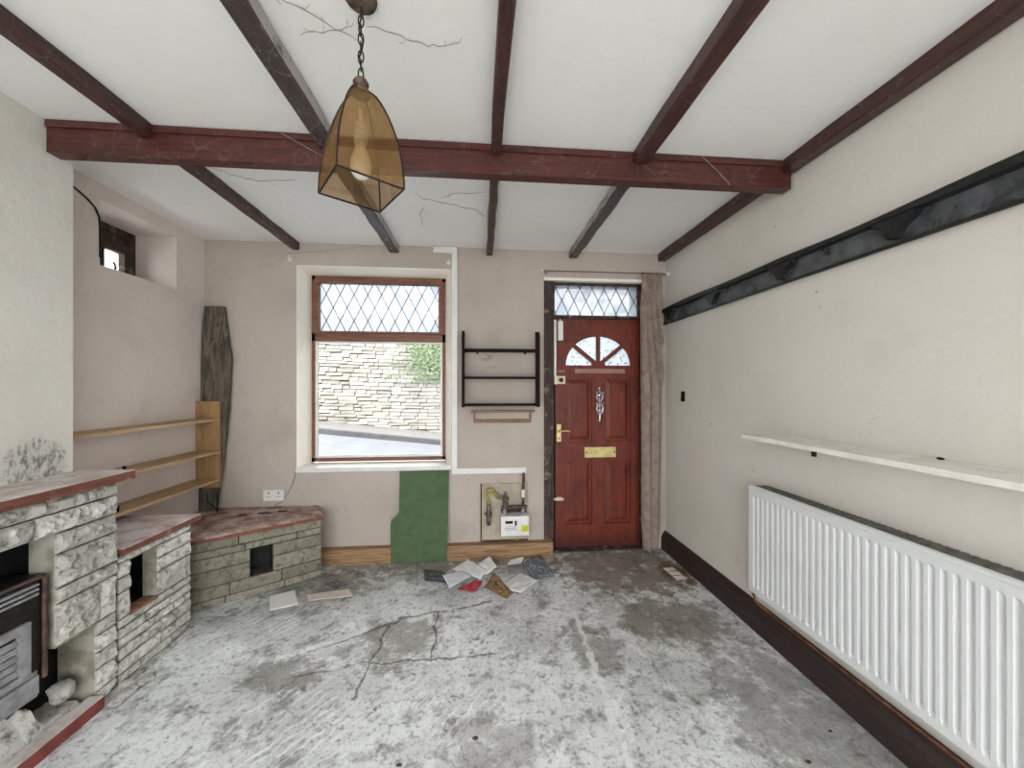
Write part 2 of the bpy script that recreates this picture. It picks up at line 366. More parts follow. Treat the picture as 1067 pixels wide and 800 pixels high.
# ------------------------------------------------------------------ mesh helpers
def BM(): return bmesh.new()
def quad(bm, a, b, c, d): return bm.faces.new([bm.verts.new(p) for p in (a, b, c, d)])
def box(bm, x0, x1, y0, y1, z0, z1):
    vs = [bm.verts.new((x, y, z)) for x in (x0, x1) for y in (y0, y1) for z in (z0, z1)]
    for f in ((0,1,3,2),(4,6,7,5),(0,4,5,1),(2,3,7,6),(0,2,6,4),(1,5,7,3)): bm.faces.new([vs[i] for i in f])
    return bm
def prism(bm, pts, off):
    """closed polygon pts (3d) extruded by vector off"""
    off = Vector(off); a = [bm.verts.new(p) for p in pts]; b = [bm.verts.new(Vector(p)+off) for p in pts]
    n = len(pts); bm.faces.new(a[::-1]); bm.faces.new(b)
    for i in range(n): bm.faces.new((a[i], a[(i+1) % n], b[(i+1) % n], b[i]))
    return bm
def tube(bm, pts, r, seg=10, closed=False, taper=None):
    pts = [Vector(p) for p in pts]; n = len(pts); rings = []
    prev = None
    for i, p in enumerate(pts):
        if closed: d = pts[(i+1) % n] - pts[i-1]
        else: d = pts[min(i+1, n-1)] - pts[max(i-1, 0)]
        d.normalize()
        if prev is None:
            u = d.orthogonal().normalized()
        else:
            u = (prev - d*prev.dot(d)); u = u.normalized() if u.length > 1e-6 else d.orthogonal().normalized()
        prev = u; w = d.cross(u)
        rr = r if taper is None else r*taper[i]
        rings.append([bm.verts.new(p + (u*math.cos(2*PI*k/seg) + w*math.sin(2*PI*k/seg))*rr) for k in range(seg)])
    m = n if closed else n-1
    for i in range(m):
        a, b = rings[i], rings[(i+1) % n]
        sh = 0
        if closed and i == n-1:
            sh = min(range(seg), key=lambda s: (a[0].co - b[s].co).length)
        for k in range(seg): bm.faces.new((a[k], a[(k+1) % seg], b[(k+1+sh) % seg], b[(k+sh) % seg]))
    if not closed: bm.faces.new(rings[0][::-1]); bm.faces.new(rings[-1])
    return bm
def lathe(bm, c, prof, axis='Z', seg=20):
    """prof: (radius, height along axis)"""
    c = Vector(c); rings = []
    for r, h in prof:
        ring = []
        for k in range(seg):
            a = 2*PI*k/seg; p = (r*math.cos(a), r*math.sin(a), h)
            if axis == 'Y': p = (p[0], p[2], p[1])
            if axis == 'X': p = (p[2], p[0], p[1])
            ring.append(bm.verts.new(c + Vector(p)))
        rings.append(ring)
    for a, b in zip(rings, rings[1:]):
        for k in range(seg): bm.faces.new((a[k], a[(k+1) % seg], b[(k+1) % seg], b[k]))
    bm.faces.new(rings[0][::-1]); bm.faces.new(rings[-1]); return bm
def arc(c, r, a0, a1, n, plane='XZ', r2=None):
    out = []
    for i in range(n+1):
        a = a0 + (a1-a0)*i/n; u, v = r*math.cos(a), (r2 or r)*math.sin(a)
        out.append({'XZ': (c[0]+u, c[1], c[2]+v), 'YZ': (c[0], c[1]+u, c[2]+v), 'XY': (c[0]+u, c[1]+v, c[2])}[plane])
    return out
def bevel(bm, w, seg=1):
    es = [e for e in bm.edges if len(e.link_faces) == 2 and e.calc_face_angle(0) > .5]
    bmesh.ops.bevel(bm, geom=es, offset=w, segments=seg, affect='EDGES', profile=.7, clamp_overlap=True)
    return bm
def worldloc(o):
    p = Vector((0,0,0))
    while o is not None: p += o.location; o = o.parent
    return p
def obj(name, bm, mat, parent=None, smooth=False, bev=0, pos=None):
    """link a bmesh built in room coordinates as one object; a thing's origin goes to the middle of its base"""
    if bev: bevel(bm, bev)
    bmesh.ops.recalc_face_normals(bm, faces=bm.faces)
    me = bpy.data.meshes.new(name); bm.to_mesh(me); bm.free()
    o = bpy.data.objects.new(name, me); COL.objects.link(o); o.data.materials.append(M[mat])
    if parent is not None:
        o.parent = parent; base = worldloc(parent)
    elif pos is not None: base = Vector(pos); o.location = base
    else: base = Vector((0,0,0))
    if base.length: me.transform(__import__('mathutils').Matrix.Translation(-base))
    if smooth:
        for p in me.polygons: p.use_smooth = True
        if smooth != True:
            try: me.set_sharp_from_angle(angle=smooth)
            except Exception: pass
    return o
def tag(o, label, cat, group=None, kind=None):
    o['label'] = label; o['category'] = cat
    if group: o['group'] = group
    if kind: o['kind'] = kind
    return o
def thing(name, label, cat, loc, group=None, kind=None):
    o = bpy.data.objects.new(name, None); o.empty_display_size = .1; o.location = loc; COL.objects.link(o)
    return tag(o, label, cat, group, kind)
def struct(name, bm, mat, label, cat, parent=None, **kw):
    o = obj(name, bm, mat, parent, **kw)
    return tag(o, label, cat, kind='structure')
def cells(bm, us, vs, holes, place):
    """blocks over a grid with rectangular holes (u0,u1,v0,v1)"""
    us = sorted(us); vs = sorted(vs)
    for a, b in zip(us, us[1:]):
        for c, d in zip(vs, vs[1:]):
            mu, mv = (a+b)/2, (c+d)/2
            if any(h[0] < mu < h[1] and h[2] < mv < h[3] for h in holes): continue
            place(a, b, c, d)

# ------------------------------------------------------------------ room dimensions (metres)
D, XL, XR, XB, ZC, YR = 3.10, -2.157, 1.613, -1.88, 2.565, -1.7
W1 = (-1.469, -.24, .735, 2.385)         # window opening
DR = (.537, 1.43, 0.0, 2.34)             # door opening
N2 = (2.295, 2.828, 2.10, 2.475)         # small window recess in the alcove
WT = .34

# setting
b = BM(); box(b, XL-.5, XR+.25, YR-.2, D+WT, -.12, 0)
struct('floor', b, 'floor', 'worn pale grey concrete floor with scratches and cracks', 'floor')
b = BM(); box(b, XL-.5, XR+.25, YR-.2, D+WT, ZC, ZC+.15)
struct('ceiling', b, 'ceiling', 'white painted ceiling above the dark beams', 'ceiling')
b = BM()
cells(b, [XL-.5, W1[0], W1[1], DR[0], DR[1], XR+.25], [0, W1[2], DR[3], W1[3], ZC], [W1, DR], lambda a, c, e, f: box(b, a, c, D, D+WT, e, f))
struct('wall_back', b, 'wall_back', 'taupe plaster wall with the window and red front door', 'wall')
b = BM(); box(b, XR, XR+.25, YR-.2, D, 0, ZC)
struct('wall_right', b, 'wall_right', 'long cream plaster wall behind the radiator and shelf', 'wall')
b = BM()
cells(b, [YR-.2, N2[0], N2[1], D], [0, N2[2], N2[3], ZC], [N2], lambda a, c, e, f: box(b, XL-.40, XL, a, c, e, f))
struct('wall_left', b, 'wall_left', 'pinkish plaster alcove wall behind the wooden shelves', 'wall')
b = BM(); box(b, XL, XB, .40, 1.879, 0, ZC)
struct('wall_chimney_left', b, 'wall_breast', 'pale chimney breast wall with peeling damp plaster above mantel', 'wall')
b = BM(); cells(b, [XL-.5, -2.0, 1.5, XR+.25], [0, 2.45, ZC], [(-2.0, 1.5, 0, 2.45)], lambda a, c, e, f: box(b, a, c, YR-.2, YR, e, f))  # unseen opening, made wide so that sky light fills the room
struct('wall_rear', b, 'wall_right', 'rear wall with an unseen wide opening added to let in skylight', 'wall')
b = BM(); box(b, -7, 7, -14, YR-.2, -.14, -.02)  # unseen ground, added pale to bounce sky light up to the ceiling
M['yard'] = simple('bounce_flags', (196,194,189), (184,182,176), 4, .9, .2)
struct('bounce_pavement', b, 'yard', 'unseen pale ground added behind the room to bounce skylight', 'ground')

# window reveal: splayed cream lining, brown frame, panes
WF = 3.30
fx0, fx1, fz0, fz1 = -1.438, -.308, .767, 2.362
win = thing('window_1', 'large brown framed window with diamond leaded top light', 'window', ((fx0+fx1)/2, WF, fz0), kind='structure')
b = BM()
def wedge(pts, off): prism(b, pts, off)
wedge([(W1[0], D, W1[2]), (W1[0], D+WT, W1[2]), (fx0-.002, D+WT, W1[2]), (fx0-.002, WF, W1[2]), (W1[0]+.002, D, W1[2])], (0,0,W1[3]-W1[2]))
wedge([(W1[1], D, W1[2]), (W1[1], D+WT, W1[2]), (fx1+.002, D+WT, W1[2]), (fx1+.002, WF, W1[2]), (W1[1]-.002, D, W1[2])], (0,0,W1[3]-W1[2]))
wedge([(W1[0], D, W1[3]), (W1[0], D+WT, W1[3]), (W1[0], D+WT, fz1+.002), (W1[0], WF, fz1+.002), (W1[0], D, W1[3]-.004)], (W1[1]-W1[0],0,0))
o = obj('reveal', b, 'reveal', win)
b = BM(); box(b, W1[0]+.002, W1[1]-.002, D-.022, WF-.001, .725, .758)
obj('sill', b, 'white_paint', win, bev=.005)
b = BM()   # outer frame with transom bar
def fr(x0, x1, z0, z1): box(b, x0, x1, WF, WF+.075, z0, z1)
fr(fx0, fx0+.026, fz0, fz1); fr(fx1-.026, fx1, fz0, fz1); fr(fx0, fx1, fz1-.035, fz1); fr(fx0, fx1, fz0, fz0+.03); fr(fx0, fx1, 1.80, 1.868)
obj('frame', b, 'brown_frame', win, bev=.004)
b = BM()   # top light casement rails
for x0, x1, z0, z1 in ((fx0+.0265, fx0+.058, 1.87, 2.325), (fx1-.058, fx1-.0265, 1.87, 2.325), (fx0+.058, fx1-.058, 2.303, 2.325), (fx0+.058, fx1-.058, 1.87, 1.888)):
    box(b, x0, x1, WF-.012, WF+.05, z0, z1)
obj('casement', b, 'brown_frame', win, bev=.003)
b = BM()
for x0, x1, z0, z1 in ((fx0+.0265, fx0+.042, .798, 1.799), (fx1-.042, fx1-.0265, .798, 1.799), (fx0+.042, fx1-.042, 1.787, 1.799), (fx0+.042, fx1-.042, .798, .818)):
    box(b, x0, x1, WF+.004, WF+.03, z0, z1)
obj('glazing_bead', b, 'white_paint', win, bev=.002)
b = BM(); box(b, fx0+.028, fx1-.028, WF+.031, WF+.034, .80, 1.795)
obj('lower_pane', b, 'glass', win)
b = BM(); box(b, fx0+.05, fx1-.05, WF+.03, WF+.034, 1.875, 2.32)
obj('leaded_pane', b, 'glass_obscure', win)
def lattice(b, x0, x1, z0, z1, y, px, pz, r=.0035):
    """diamond cames clipped to the pane"""
    s = pz/px; n = int((x1-x0 + (z1-z0)/s)/px)+3
    for sg in (1, -1):
        for k in range(-n, n+1):
            if sg == 1: xa = x0 + k*px; f = lambda x, xa=xa: z0 + (x-xa)*s
            else: xa = x0 + k*px; f = lambda x, xa=xa: z1 - (x-xa)*s
            lo, hi = x0, x1
            # clip x range so z within
            xs = sorted(((z0-f(0))/(sg*s), (z1-f(0))/(sg*s)))
            lo, hi = max(lo, xs[0]), min(hi, xs[1])
            if hi-lo > .004:
                p, q = Vector((lo, y, f(lo))), Vector((hi, y, f(hi)))
                d = (q-p).normalized(); nrm = Vector((-d.z, 0, d.x))*r
                prism(b, [p+nrm, q+nrm, q-nrm, p-nrm], (0, .006, 0))
b = BM(); lattice(b, fx0+.062, fx1-.062, 1.888, 2.305, WF+.022, .1165, .231, .0028)
obj('leading', b, 'lead', win)

# small recess window in the alcove
w2 = thing('window_2', 'small dark framed window deep in the alcove wall recess', 'window', (-2.43, 2.56, 2.1), kind='structure')
b = BM()
for y0, y1, z0, z1 in ((2.297, 2.34, 2.102, 2.473), (2.77, 2.826, 2.102, 2.473), (2.34, 2.77, 2.43, 2.473), (2.34, 2.77, 2.102, 2.15), (2.34, 2.77, 2.34, 2.37), (2.53, 2.56, 2.15, 2.34)):
    box(b, -2.47, -2.425, y0, y1, z0, z1)
obj('frame', b, 'jamb_dark', w2, bev=.004)
b = BM(); box(b, -2.462, -2.44, 2.3405, 2.7695, 2.3705, 2.4295); obj('top_panel', b, 'jamb_dark', w2)
b = BM()
for y0, y1, z0, z1 in ((2.565, 2.60, 2.15, 2.34), (2.735, 2.768, 2.15, 2.34), (2.6, 2.735, 2.31, 2.34), (2.6, 2.735, 2.15, 2.185)): box(b, -2.455, -2.415, y0, y1, z0, z1)
obj('casement', b, 'jamb_dark', w2, bev=.003)
b = BM(); box(b, -2.452, -2.448, 2.341, 2.769, 2.151, 2.339)
obj('pane', b, 'glass', w2)
b = BM()
tube(b, [(-2.41, 2.66, 2.17), (-2.405, 2.66, 2.2), (-2.40, 2.64, 2.23)], .006, 8)
obj('catch', b, 'dark_metal', w2, smooth=True)

# front door: jambs, transom light, leaf
DY = 3.16
tr1 = thing('trim_1', 'dark weathered timber frame around the red front door', 'door frame', (.98, DY, 0), kind='structure')
b = BM()
box(b, DR[0]+.001, .626, D+.022, D+.15, 0, 2.312); box(b, 1.40, DR[1]-.001, D+.022, D+.15, 0, 2.312)
obj('jamb', b, 'jamb_dark', tr1, bev=.004)
for x0, x1 in ((.627, .660), (1.386, 1.3995)):
    b = BM(); box(b, x0, x1, DY+.047, D+.15, .013, 2.0015); obj('door_stop', b, 'jamb_dark', tr1)
b = BM(); box(b, DR[0]+.001, DR[1]-.001, D-.004, D+.15, 2.314, 2.338)
obj('head', b, 'reveal', tr1, bev=.003)
b = BM(); box(b, .627, 1.399, D+.03, D+.14, 2.002, 2.026); box(b, .627, 1.399, D+.05, D+.14, 2.296, 2.3135)
box(b, .627, .64, D+.05, D+.14, 2.026, 2.296); box(b, 1.386, 1.399, D+.05, D+.14, 2.026, 2.296)
obj('transom_bar', b, 'jamb_dark', tr1, bev=.003)
b = BM(); box(b, DR[0]+.001, DR[1]-.001, D-.01, D+.2, -.005, .012)
obj('threshold', b, 'jamb_dark', tr1, bev=.003)
w3 = thing('window_3', 'leaded diamond transom light above the red front door', 'window', (1.01, DY+.02, 2.026), kind='structure')
b = BM(); box(b, .64, 1.386, DY+.02, DY+.024, 2.026, 2.296); obj('pane', b, 'glass_obscure', w3)
b = BM(); lattice(b, .641, 1.385, 2.027, 2.295, DY+.012, .108, .215, .0028); obj('leading', b, 'lead', w3)

dr = thing('door_1', 'red panelled front door with fan light and brass letter plate', 'door', (1.01, DY, .012), kind='structure')
# leaf built as stiles, rails and recessed panels, with a fan shaped opening
lx0, lx1, lz0, lz1 = .648, 1.398, .014, 2.0
fc = (1.032, 1.596); fr1, fr2 = .305, .268
b = BM()
def lf(x0, x1, z0, z1, y0=DY, y1=DY+.045): box(b, x0, x1, y0, y1, z0, z1)
lf(lx0, .735, lz0, 1.596); lf(1.321, lx1, lz0, 1.596)
lf(.735, 1.321, lz0, .212); lf(.735, 1.321, .768, .930); lf(.735, 1.321, 1.486, 1.596)
lf(.974, 1.086, .212, .768); lf(.974, 1.086, .930, 1.486)
def panel(x0, x1, z0, z1):
    lf(x0, x1, z0, z1, DY+.018, DY+.036)
    # raised field with chamfered border
    i, j = .018, .05
    a = [(x0+i, DY+.018, z0+i), (x1-i, DY+.018, z0+i), (x1-i, DY+.018, z1-i), (x0+i, DY+.018, z1-i)]
    c = [(x0+j, DY+.006, z0+j), (x1-j, DY+.006, z0+j), (x1-j, DY+.006, z1-j), (x0+j, DY+.006, z1-j)]
    va = [b.verts.new(p) for p in a]; vc = [b.verts.new(p) for p in c]
    b.faces.new(vc)
    for k in range(4): b.faces.new((va[k], va[(k+1) % 4], vc[(k+1) % 4], vc[k]))
for p in ((.735, .974, .212, .768), (1.086, 1.321, .212, .768), (.735, .974, .930, 1.486), (1.086, 1.321, .930, 1.486)): panel(*p)
# top rail around the fan
n = 28; ap = arc((fc[0], DY, fc[1]), fr1, PI, 0, n, 'XZ', fr2)
for i in range(n):
    p, q = ap[i], ap[i+1]
    prism(b, [p, (p[0], DY, lz1), (q[0], DY, lz1), q], (0, .045, 0))
lf(lx0, ap[0][0], 1.596, lz1); lf(ap[-1][0], lx1, 1.596, lz1)
obj('leaf', b, 'door_red', dr)
b = BM()   # fan bars: central upright and two rays, a hub
for a in (PI/2, PI*.235, PI*.765):
    d = Vector((math.cos(a)*fr1, 0, math.sin(a)*fr2)); nrm = Vector((-d.z, 0, d.x)).normalized()*.016; c0 = Vector((fc[0], DY+.004, fc[1]))
    prism(b, [c0+nrm, c0+d+nrm, c0+d-nrm, c0-nrm], (0, .034, 0))
prism(b, [(fc[0]-.062, DY+.002, fc[1]-.002), (fc[0]-.05, DY+.002, fc[1]+.034), (fc[0]+.05, DY+.002, fc[1]+.034), (fc[0]+.062, DY+.002, fc[1]-.002)], (0, .038, 0))
for i in range(n):   # moulded rim of the fan
    p, q = Vector(ap[i]), Vector(ap[i+1]); c0 = Vector((fc[0], DY, fc[1]))
    prism(b, [p + (0*p), q, c0+(q-c0)*.955, c0+(p-c0)*.955], (0, .03, 0))
obj('fan_bar', b, 'door_red', dr)
b = BM(); prism(b, [(p[0], DY+.024, p[2]) for p in arc((fc[0], DY, fc[1]), fr1-.003, PI, 0, n, 'XZ', fr2-.003)], (0, .004, 0))
obj('fan_pane', b, 'glass_fan', dr)
b = BM(); box(b, .82, 1.262, DY-.014, DY-.0005, 1.527, 1.566); box(b, .84, 1.242, DY-.019, DY-.0145, 1.535, 1.558)
obj('drip_moulding', b, 'pink_strip', dr, bev=.003)['label'] = 'pale brown moulding strip below the fan light'
b = BM(); box(b, .907, 1.183, DY-.008, DY-.0005, .793, .882); bevel(b, .004)
lp = obj('letter_plate', b, 'brass_lacq', dr)
b = BM(); box(b, .935, 1.155, DY-.013, DY-.0085, .808, .868); bevel(b, .003)
obj('flap', b, 'brass_lacq', lp)
b = BM()
for x in (.92, 1.169): lathe(b, (x, DY-.013, .838), [(.007, 0), (.007, .004)], 'Y', 12)
obj('screw', b, 'dark_metal', lp)
b = BM(); box(b, .660, .696, DY-.008, DY-.0005, .934, 1.085); bevel(b, .003)
hp = obj('handle_plate', b, 'brass_lacq', dr)
b = BM(); tube(b, [(.678, DY-.008, 1.028), (.678, DY-.04, 1.028), (.69, DY-.048, 1.028), (.735, DY-.05, 1.033), (.775, DY-.048, 1.024)], .008, 10, taper=[1.2, 1.1, 1, .95, .7])
obj('lever', b, 'brass_lacq', hp, smooth=True)
b = BM(); lathe(b, (.678, DY-.0125, .965), [(.006, 0), (.006, .004)], 'Y', 12); box(b, .676, .680, DY-.0125, DY-.0085, .952, .965)
obj('keyhole', b, 'dark_metal', hp)
b = BM(); box(b, .655, .728, DY-.032, DY-.0005, 1.434, 1.501); bevel(b, .004)
nl = obj('night_latch', b, 'cream_plastic', dr)
b = BM(); lathe(b, (.690, DY-.052, 1.467), [(.017, 0), (.019, .006), (.010, .010), (.010, .02)], 'Y', 16); tube(b, [(.704, DY-.046, 1.476), (.69, DY-.048, 1.467), (.704, DY-.046, 1.456)], .003, 6)
obj('knob', b, 'dark_metal', nl, smooth=.6)
b = BM(); box(b, .628, .652, D+.0, DY-.002, 1.43, 1.505); bevel(b, .004)
obj('latch_keep', b, 'cream_plastic', dr)
b = BM(); box(b, .633, .652, DY-.022, DY-.0005, 1.507, 1.985)
obj('draught_strip', b, 'white_plastic', dr, bev=.002)
b = BM(); box(b, .668, .711, DY-.026, DY-.0005, 1.81, 1.975); bevel(b, .009, 3); box(b, .684, .694, DY-.018, DY-.0005, 1.974, 1.992)
obj('alarm_contact', b, 'white_plastic', dr)
b = BM(); box(b, .668, .728, DY-.01, DY-.0005, 1.533, 1.552)
obj('chain_track', b, 'brown_rack', dr, bev=.002)
b = BM(); tube(b, [(.632, DY-.012, .439), (.716, DY-.012, .437)], .011, 10); box(b, .66, .70, DY-.012, DY-.0005, .424, .454)
obj('bolt', b, 'cream_plastic', dr, smooth=.6)
b = BM(); lathe(b, (1.17, DY-.005, .86), [(.004, 0), (.004, .004)], 'Y', 8)
b.free()
# ornate knocker: boss, urn-like scrolls and a drop
b = BM()
kx, ky = 1.037, DY-.014
lathe(b, (kx, DY-.020, 1.396), [(.004, -.004), (.010, 0), (.012, .008), (.009, .0195)], 'Y', 14)
for sx in (-1, 1):
    tube(b, [(kx+sx*(.004+.022*math.sin(a*PI)), ky-.006, 1.365-.085*a) for a in [i/10 for i in range(11)]], .0072, 8)
    tube(b, [(kx+sx*(.003+.024*math.sin(a*PI)), ky-.008, 1.270-.105*a) for a in [i/10 for i in range(11)]], .0080, 8)
    tube(b, [(kx+sx*(.026+.009*math.cos(a)), ky-.006, 1.350+.011*math.sin(a)) for a in [i*.7 for i in range(9)]], .0045, 8)
    tube(b, [(kx+sx*(.026+.008*math.cos(a)), ky-.006, 1.262+.010*math.sin(a)) for a in [i*.7 for i in range(9)]], .0042, 8)
lathe(b, (kx, ky, 1.335), [(.004, -.012), (.014, -.008), (.016, 0), (.012, .0135)], 'Y', 14)
lathe(b, (kx, ky, 1.205), [(.004, -.016), (.015, -.010), (.017, 0), (.014, .0135)], 'Y', 14)
lathe(b, (kx, ky, 1.115), [(.003, -.010), (.010, -.006), (.012, 0), (.009, .0135)], 'Y', 14)
tube(b, [(kx, ky-.004, 1.165), (kx, ky-.006, 1.14), (kx, ky-.004, 1.12)], .007, 8)
box(b, kx-.006, kx+.006, ky, DY-.0005, 1.12, 1.38)
obj('knocker', b, 'chrome', dr, smooth=.7)

# skirtings
b = BM(); x0, x1 = -1.30, .60
prism(b, [(x0, D-.001, 0), (x0, D-.075, 0), (x0, D-.075, .105), (x0, D-.07, .115), (x0, D-.001, .115)], (x1-x0, 0, 0))
box(b, x0, x1, D-.082, D-.0755, 0, .012)
struct('baseboard_back', b, 'skirt_pine', 'bare pine boxed skirting along the foot of the back wall', 'skirting board')
b = BM()
prism(b, [(XR-.001, YR, 0), (XR-.042, YR, 0), (XR-.042, YR, .105), (XR-.034, YR, .118), (XR-.03, YR, .135), (XR-.018, YR, .146), (XR-.016, YR, .155), (XR-.001, YR, .155)], (0, D-.003-YR, 0))
struct('baseboard_right', b, 'skirt_dark', 'dark scuffed moulded skirting under the radiator', 'skirting board')

# ------------------------------------------------------------------ beams
BY0, BY1, BZ = 1.77, 1.827, 2.424
b = BM()
nx = 40; x0, x1 = XB+.004, XR-.022
box(b, x0, x1, BY0, BY1, BZ, ZC-.003)
bevel(b, .006)
box(b, x0+.002, x1-.002, BY0-.008, BY0-.0005, ZC-.034, ZC-.004)
tag(obj('ceiling_beam', b, 'beam', pos=((x0+x1)/2, BY0, BZ)), 'thick red-brown crossbeam spanning the room from chimney breast to cream wall', 'beam')
JN = ['far-left dark strip over the alcove', '', '', '', '']
desc = [('first strip from the chimney breast side', 'above the alcove shelves', (-1.50, -1.445), 'joist', 'joist'),
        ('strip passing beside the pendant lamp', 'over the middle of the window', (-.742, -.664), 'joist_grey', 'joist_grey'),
        ('strip in the middle of the ceiling', 'between the window and black wall shelf', (.052, .100), 'joist', 'joist'),
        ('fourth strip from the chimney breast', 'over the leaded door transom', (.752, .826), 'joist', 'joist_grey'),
        ('strip running against the cream wall', 'down to the curtain corner', (XR-.072, XR-.004), 'joist', 'joist')]
for i, (d1, d2, (a, c), m1, m2) in enumerate(desc):
    for y0, y1, m, lab in ((YR, BY0-.010, m1, 'dark ceiling timber, ' + d1 + ', near side of the crossbeam'), (BY1+.002, D-.002, m2, 'dark ceiling timber beyond the crossbeam, ' + d2)):
        b = BM(); ns = 14; rows = []
        zb = 2.505 if i < 4 else 2.50
        for k in range(ns+1):
            y = y0 + (y1-y0)*k/ns; j = .004 if 0 < k < ns else 0; cut = 0 if k < ns or y1 < 2 else .0
            da, dc = R.uniform(-j, j), R.uniform(-j, j)
            dc = min(dc, 0) if i == 4 else dc
            rows.append([b.verts.new(p) for p in ((a+da, y, ZC-.002), (a+da, y, zb+.006), (a+da+.007, y, zb), (c+dc-.007, y, zb), (c+dc, y, zb+.006), (c+dc, y, ZC-.002))])
        for r1, r2 in zip(rows, rows[1:]):
            for q in range(6): b.faces.new((r1[q], r1[(q+1) % 6], r2[(q+1) % 6], r2[q]))
        b.faces.new(rows[0]); b.faces.new(rows[-1][::-1])
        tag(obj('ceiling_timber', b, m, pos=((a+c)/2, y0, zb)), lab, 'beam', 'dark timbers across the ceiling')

# cobwebs clinging under the ceiling
webs = [([(-.625,1.12),(-.536,1.19),(-.41,1.275)], 'long dusty cobweb strand on ceiling beside the lamp rose'),
        ([(-.584,1.264),(-.475,1.248),(-.404,1.216)], 'short dusty cobweb strand on ceiling behind the lamp chain'),
        ([(-.361,1.213),(-.255,1.249),(-.18,1.271),(-.066,1.254)], 'dusty cobweb strand on ceiling running from lamp towards middle timber'),
        ([(-.385,2.244),(-.354,2.298),(-.184,2.355),(-.034,2.418),(.04,2.52)], 'curved cobweb strand on ceiling beyond the crossbeam'),
        ([(-.41,2.70),(-.398,2.503),(-.355,2.382)], 'cobweb strand on ceiling pointing at the window head'),
        ([(-.248,2.289),(-.145,2.223),(.03,2.20)], 'thin cobweb strand on ceiling just behind the crossbeam'),
        ([(-1.406,2.078),(-1.337,2.144),(-1.234,2.182),(-1.015,2.154)], 'wavy cobweb strand on ceiling over the alcove side')]
for pl, lab in webs:
    pts = []
    for (p, q) in zip(pl, pl[1:]):
        for k in range(6):
            f = k/6; pts.append((p[0]+(q[0]-p[0])*f + R.uniform(-.006,.006), p[1]+(q[1]-p[1])*f + R.uniform(-.006,.006), ZC-.004-R.uniform(0,.006)))
    pts.append((*pl[-1], ZC-.004))
    b = BM(); tube(b, pts, .0013, 5, taper=[.5+.9*math.sin(PI*(i+.5)/len(pts))*R.uniform(.5,1) for i in range(len(pts))])
    for k in range(3):
        i = R.randrange(1, len(pts)-1); p = Vector(pts[i]); q = p + Vector((R.uniform(-.05,.05), R.uniform(-.06,.06), 0)); q.z = ZC-.004
        tube(b, [p, (p+q)/2+Vector((.004,.004,-.004)), q], .0007, 5)
    tag(obj('hanging_cobweb', b, 'cobweb', pos=(pl[0][0], pl[0][1], ZC-.01)), lab, 'cobweb', 'cobwebs on the ceiling')
# strands hanging on the crossbeam
for pts, lab in (([(1.10,BY0-.011,2.56),(1.17,BY0-.012,2.50),(1.245,BY0-.010,2.43),(1.25,BY0-.006,2.421)], 'pale cobweb thread slanting across crossbeam near cream wall'),
                 ([(-.9,BY0-.011,2.555),(-.78,BY0-.012,2.49),(-.66,BY0-.012,2.43)], 'pale cobweb thread on crossbeam beside the lamp')):
    b = BM(); tube(b, pts, .0017, 5)
    tag(obj('hanging_cobweb', b, 'cobweb', pos=pts[0]), lab, 'cobweb', 'cobweb threads on the crossbeam')
b = BM(); tube(b, [(-1.53, D-.012, 2.47), (-1.2, D-.02, 2.50), (-.9, D-.02, 2.55)], .0016, 5)
tag(obj('hanging_cobweb', b, 'cobweb', pos=(-1.53, D-.012, 2.47)), 'pale slack thread on taupe wall above the window', 'cobweb')

# ------------------------------------------------------------------ pendant lamp
LC = (-.354, 1.134); LT, LB, LH = 2.283, 1.985, .0925
lamp = thing('pendant_lamp', 'bronze mirrored glass pendant lamp hanging on a chain', 'lamp', (LC[0], LC[1], LB))
ang = math.radians(-9.3)
def half(t): return .014 + (LH-.014)*math.sin(min(1, t)*PI/2)**.66
def corner(t, k, off=0):
    a = ang + k*PI/2; r = half(t)*math.sqrt(2)+off
    return Vector((LC[0]+r*math.cos(a), LC[1]+r*math.sin(a), LT-(LT-LB)*t))
NR = 14
for k in range(4):
    b = BM(); rows = []
    for i in range(NR+1):
        tt = i/NR; p, q = corner(tt, k), corner(tt, k+1)
        rows.append([b.verts.new(p.lerp(q, f)) for f in (.01, .5, .99)])
    for r1, r2 in zip(rows, rows[1:]):
        for j in range(2): b.faces.new((r1[j], r1[j+1], r2[j+1], r2[j]))
    bmesh.ops.solidify(b, geom=b.faces[:], thickness=.002)
    obj('glass_panel', b, 'bronze', lamp, smooth=.6)
b = BM()
for k in range(4):
    tube(b, [corner(i/NR, k, .001) for i in range(NR+1)], .0028, 6)
    tube(b, [corner(1, k), corner(1, k+1)], .0030, 6)
obj('lead_frame', b, 'dark_metal', lamp, smooth=.8)
b = BM(); lathe(b, (LC[0], LC[1], LT-.012), [(.026, 0), (.030, .006), (.016, .014), (.014, .02), (.021, .026), (.023, .034), (.018, .043), (.006, .048)], 'Z', 18)
obj('cap', b, 'rust', lamp, smooth=.7)
b = BM(); lathe(b, (LC[0], LC[1], 2.128), [(.019, 0), (.019, .055), (.008, .06), (.006, .10)], 'Z', 16)
obj('bulb_holder', b, 'white_plastic', lamp, smooth=.6)
b = BM(); lathe(b, (LC[0], LC[1], 2.022), [(.004, 0), (.018, .004), (.028, .018), (.031, .036), (.028, .056), (.02, .08), (.014, .112)], 'Z', 20)
obj('bulb', b, 'bulb', lamp, smooth=True)
b = BM(); z = LT+.036; k = 0
while z < 2.515:
    a = ang + k*PI/2 + .35; ux, uy = math.cos(a), math.sin(a)
    pts = []
    for s in range(16):
        th = 2*PI*s/16; w = .0075*math.cos(th); hh = .0165*math.sin(th)
        hh = max(-.0165, min(.0165, hh*1.15))
        pts.append((LC[0]+w*ux, LC[1]+w*uy, z+.014+hh))
    tube(b, pts, .0021, 6, closed=True); z += .0262; k += 1
obj('chain', b, 'dark_metal', lamp, smooth=True)
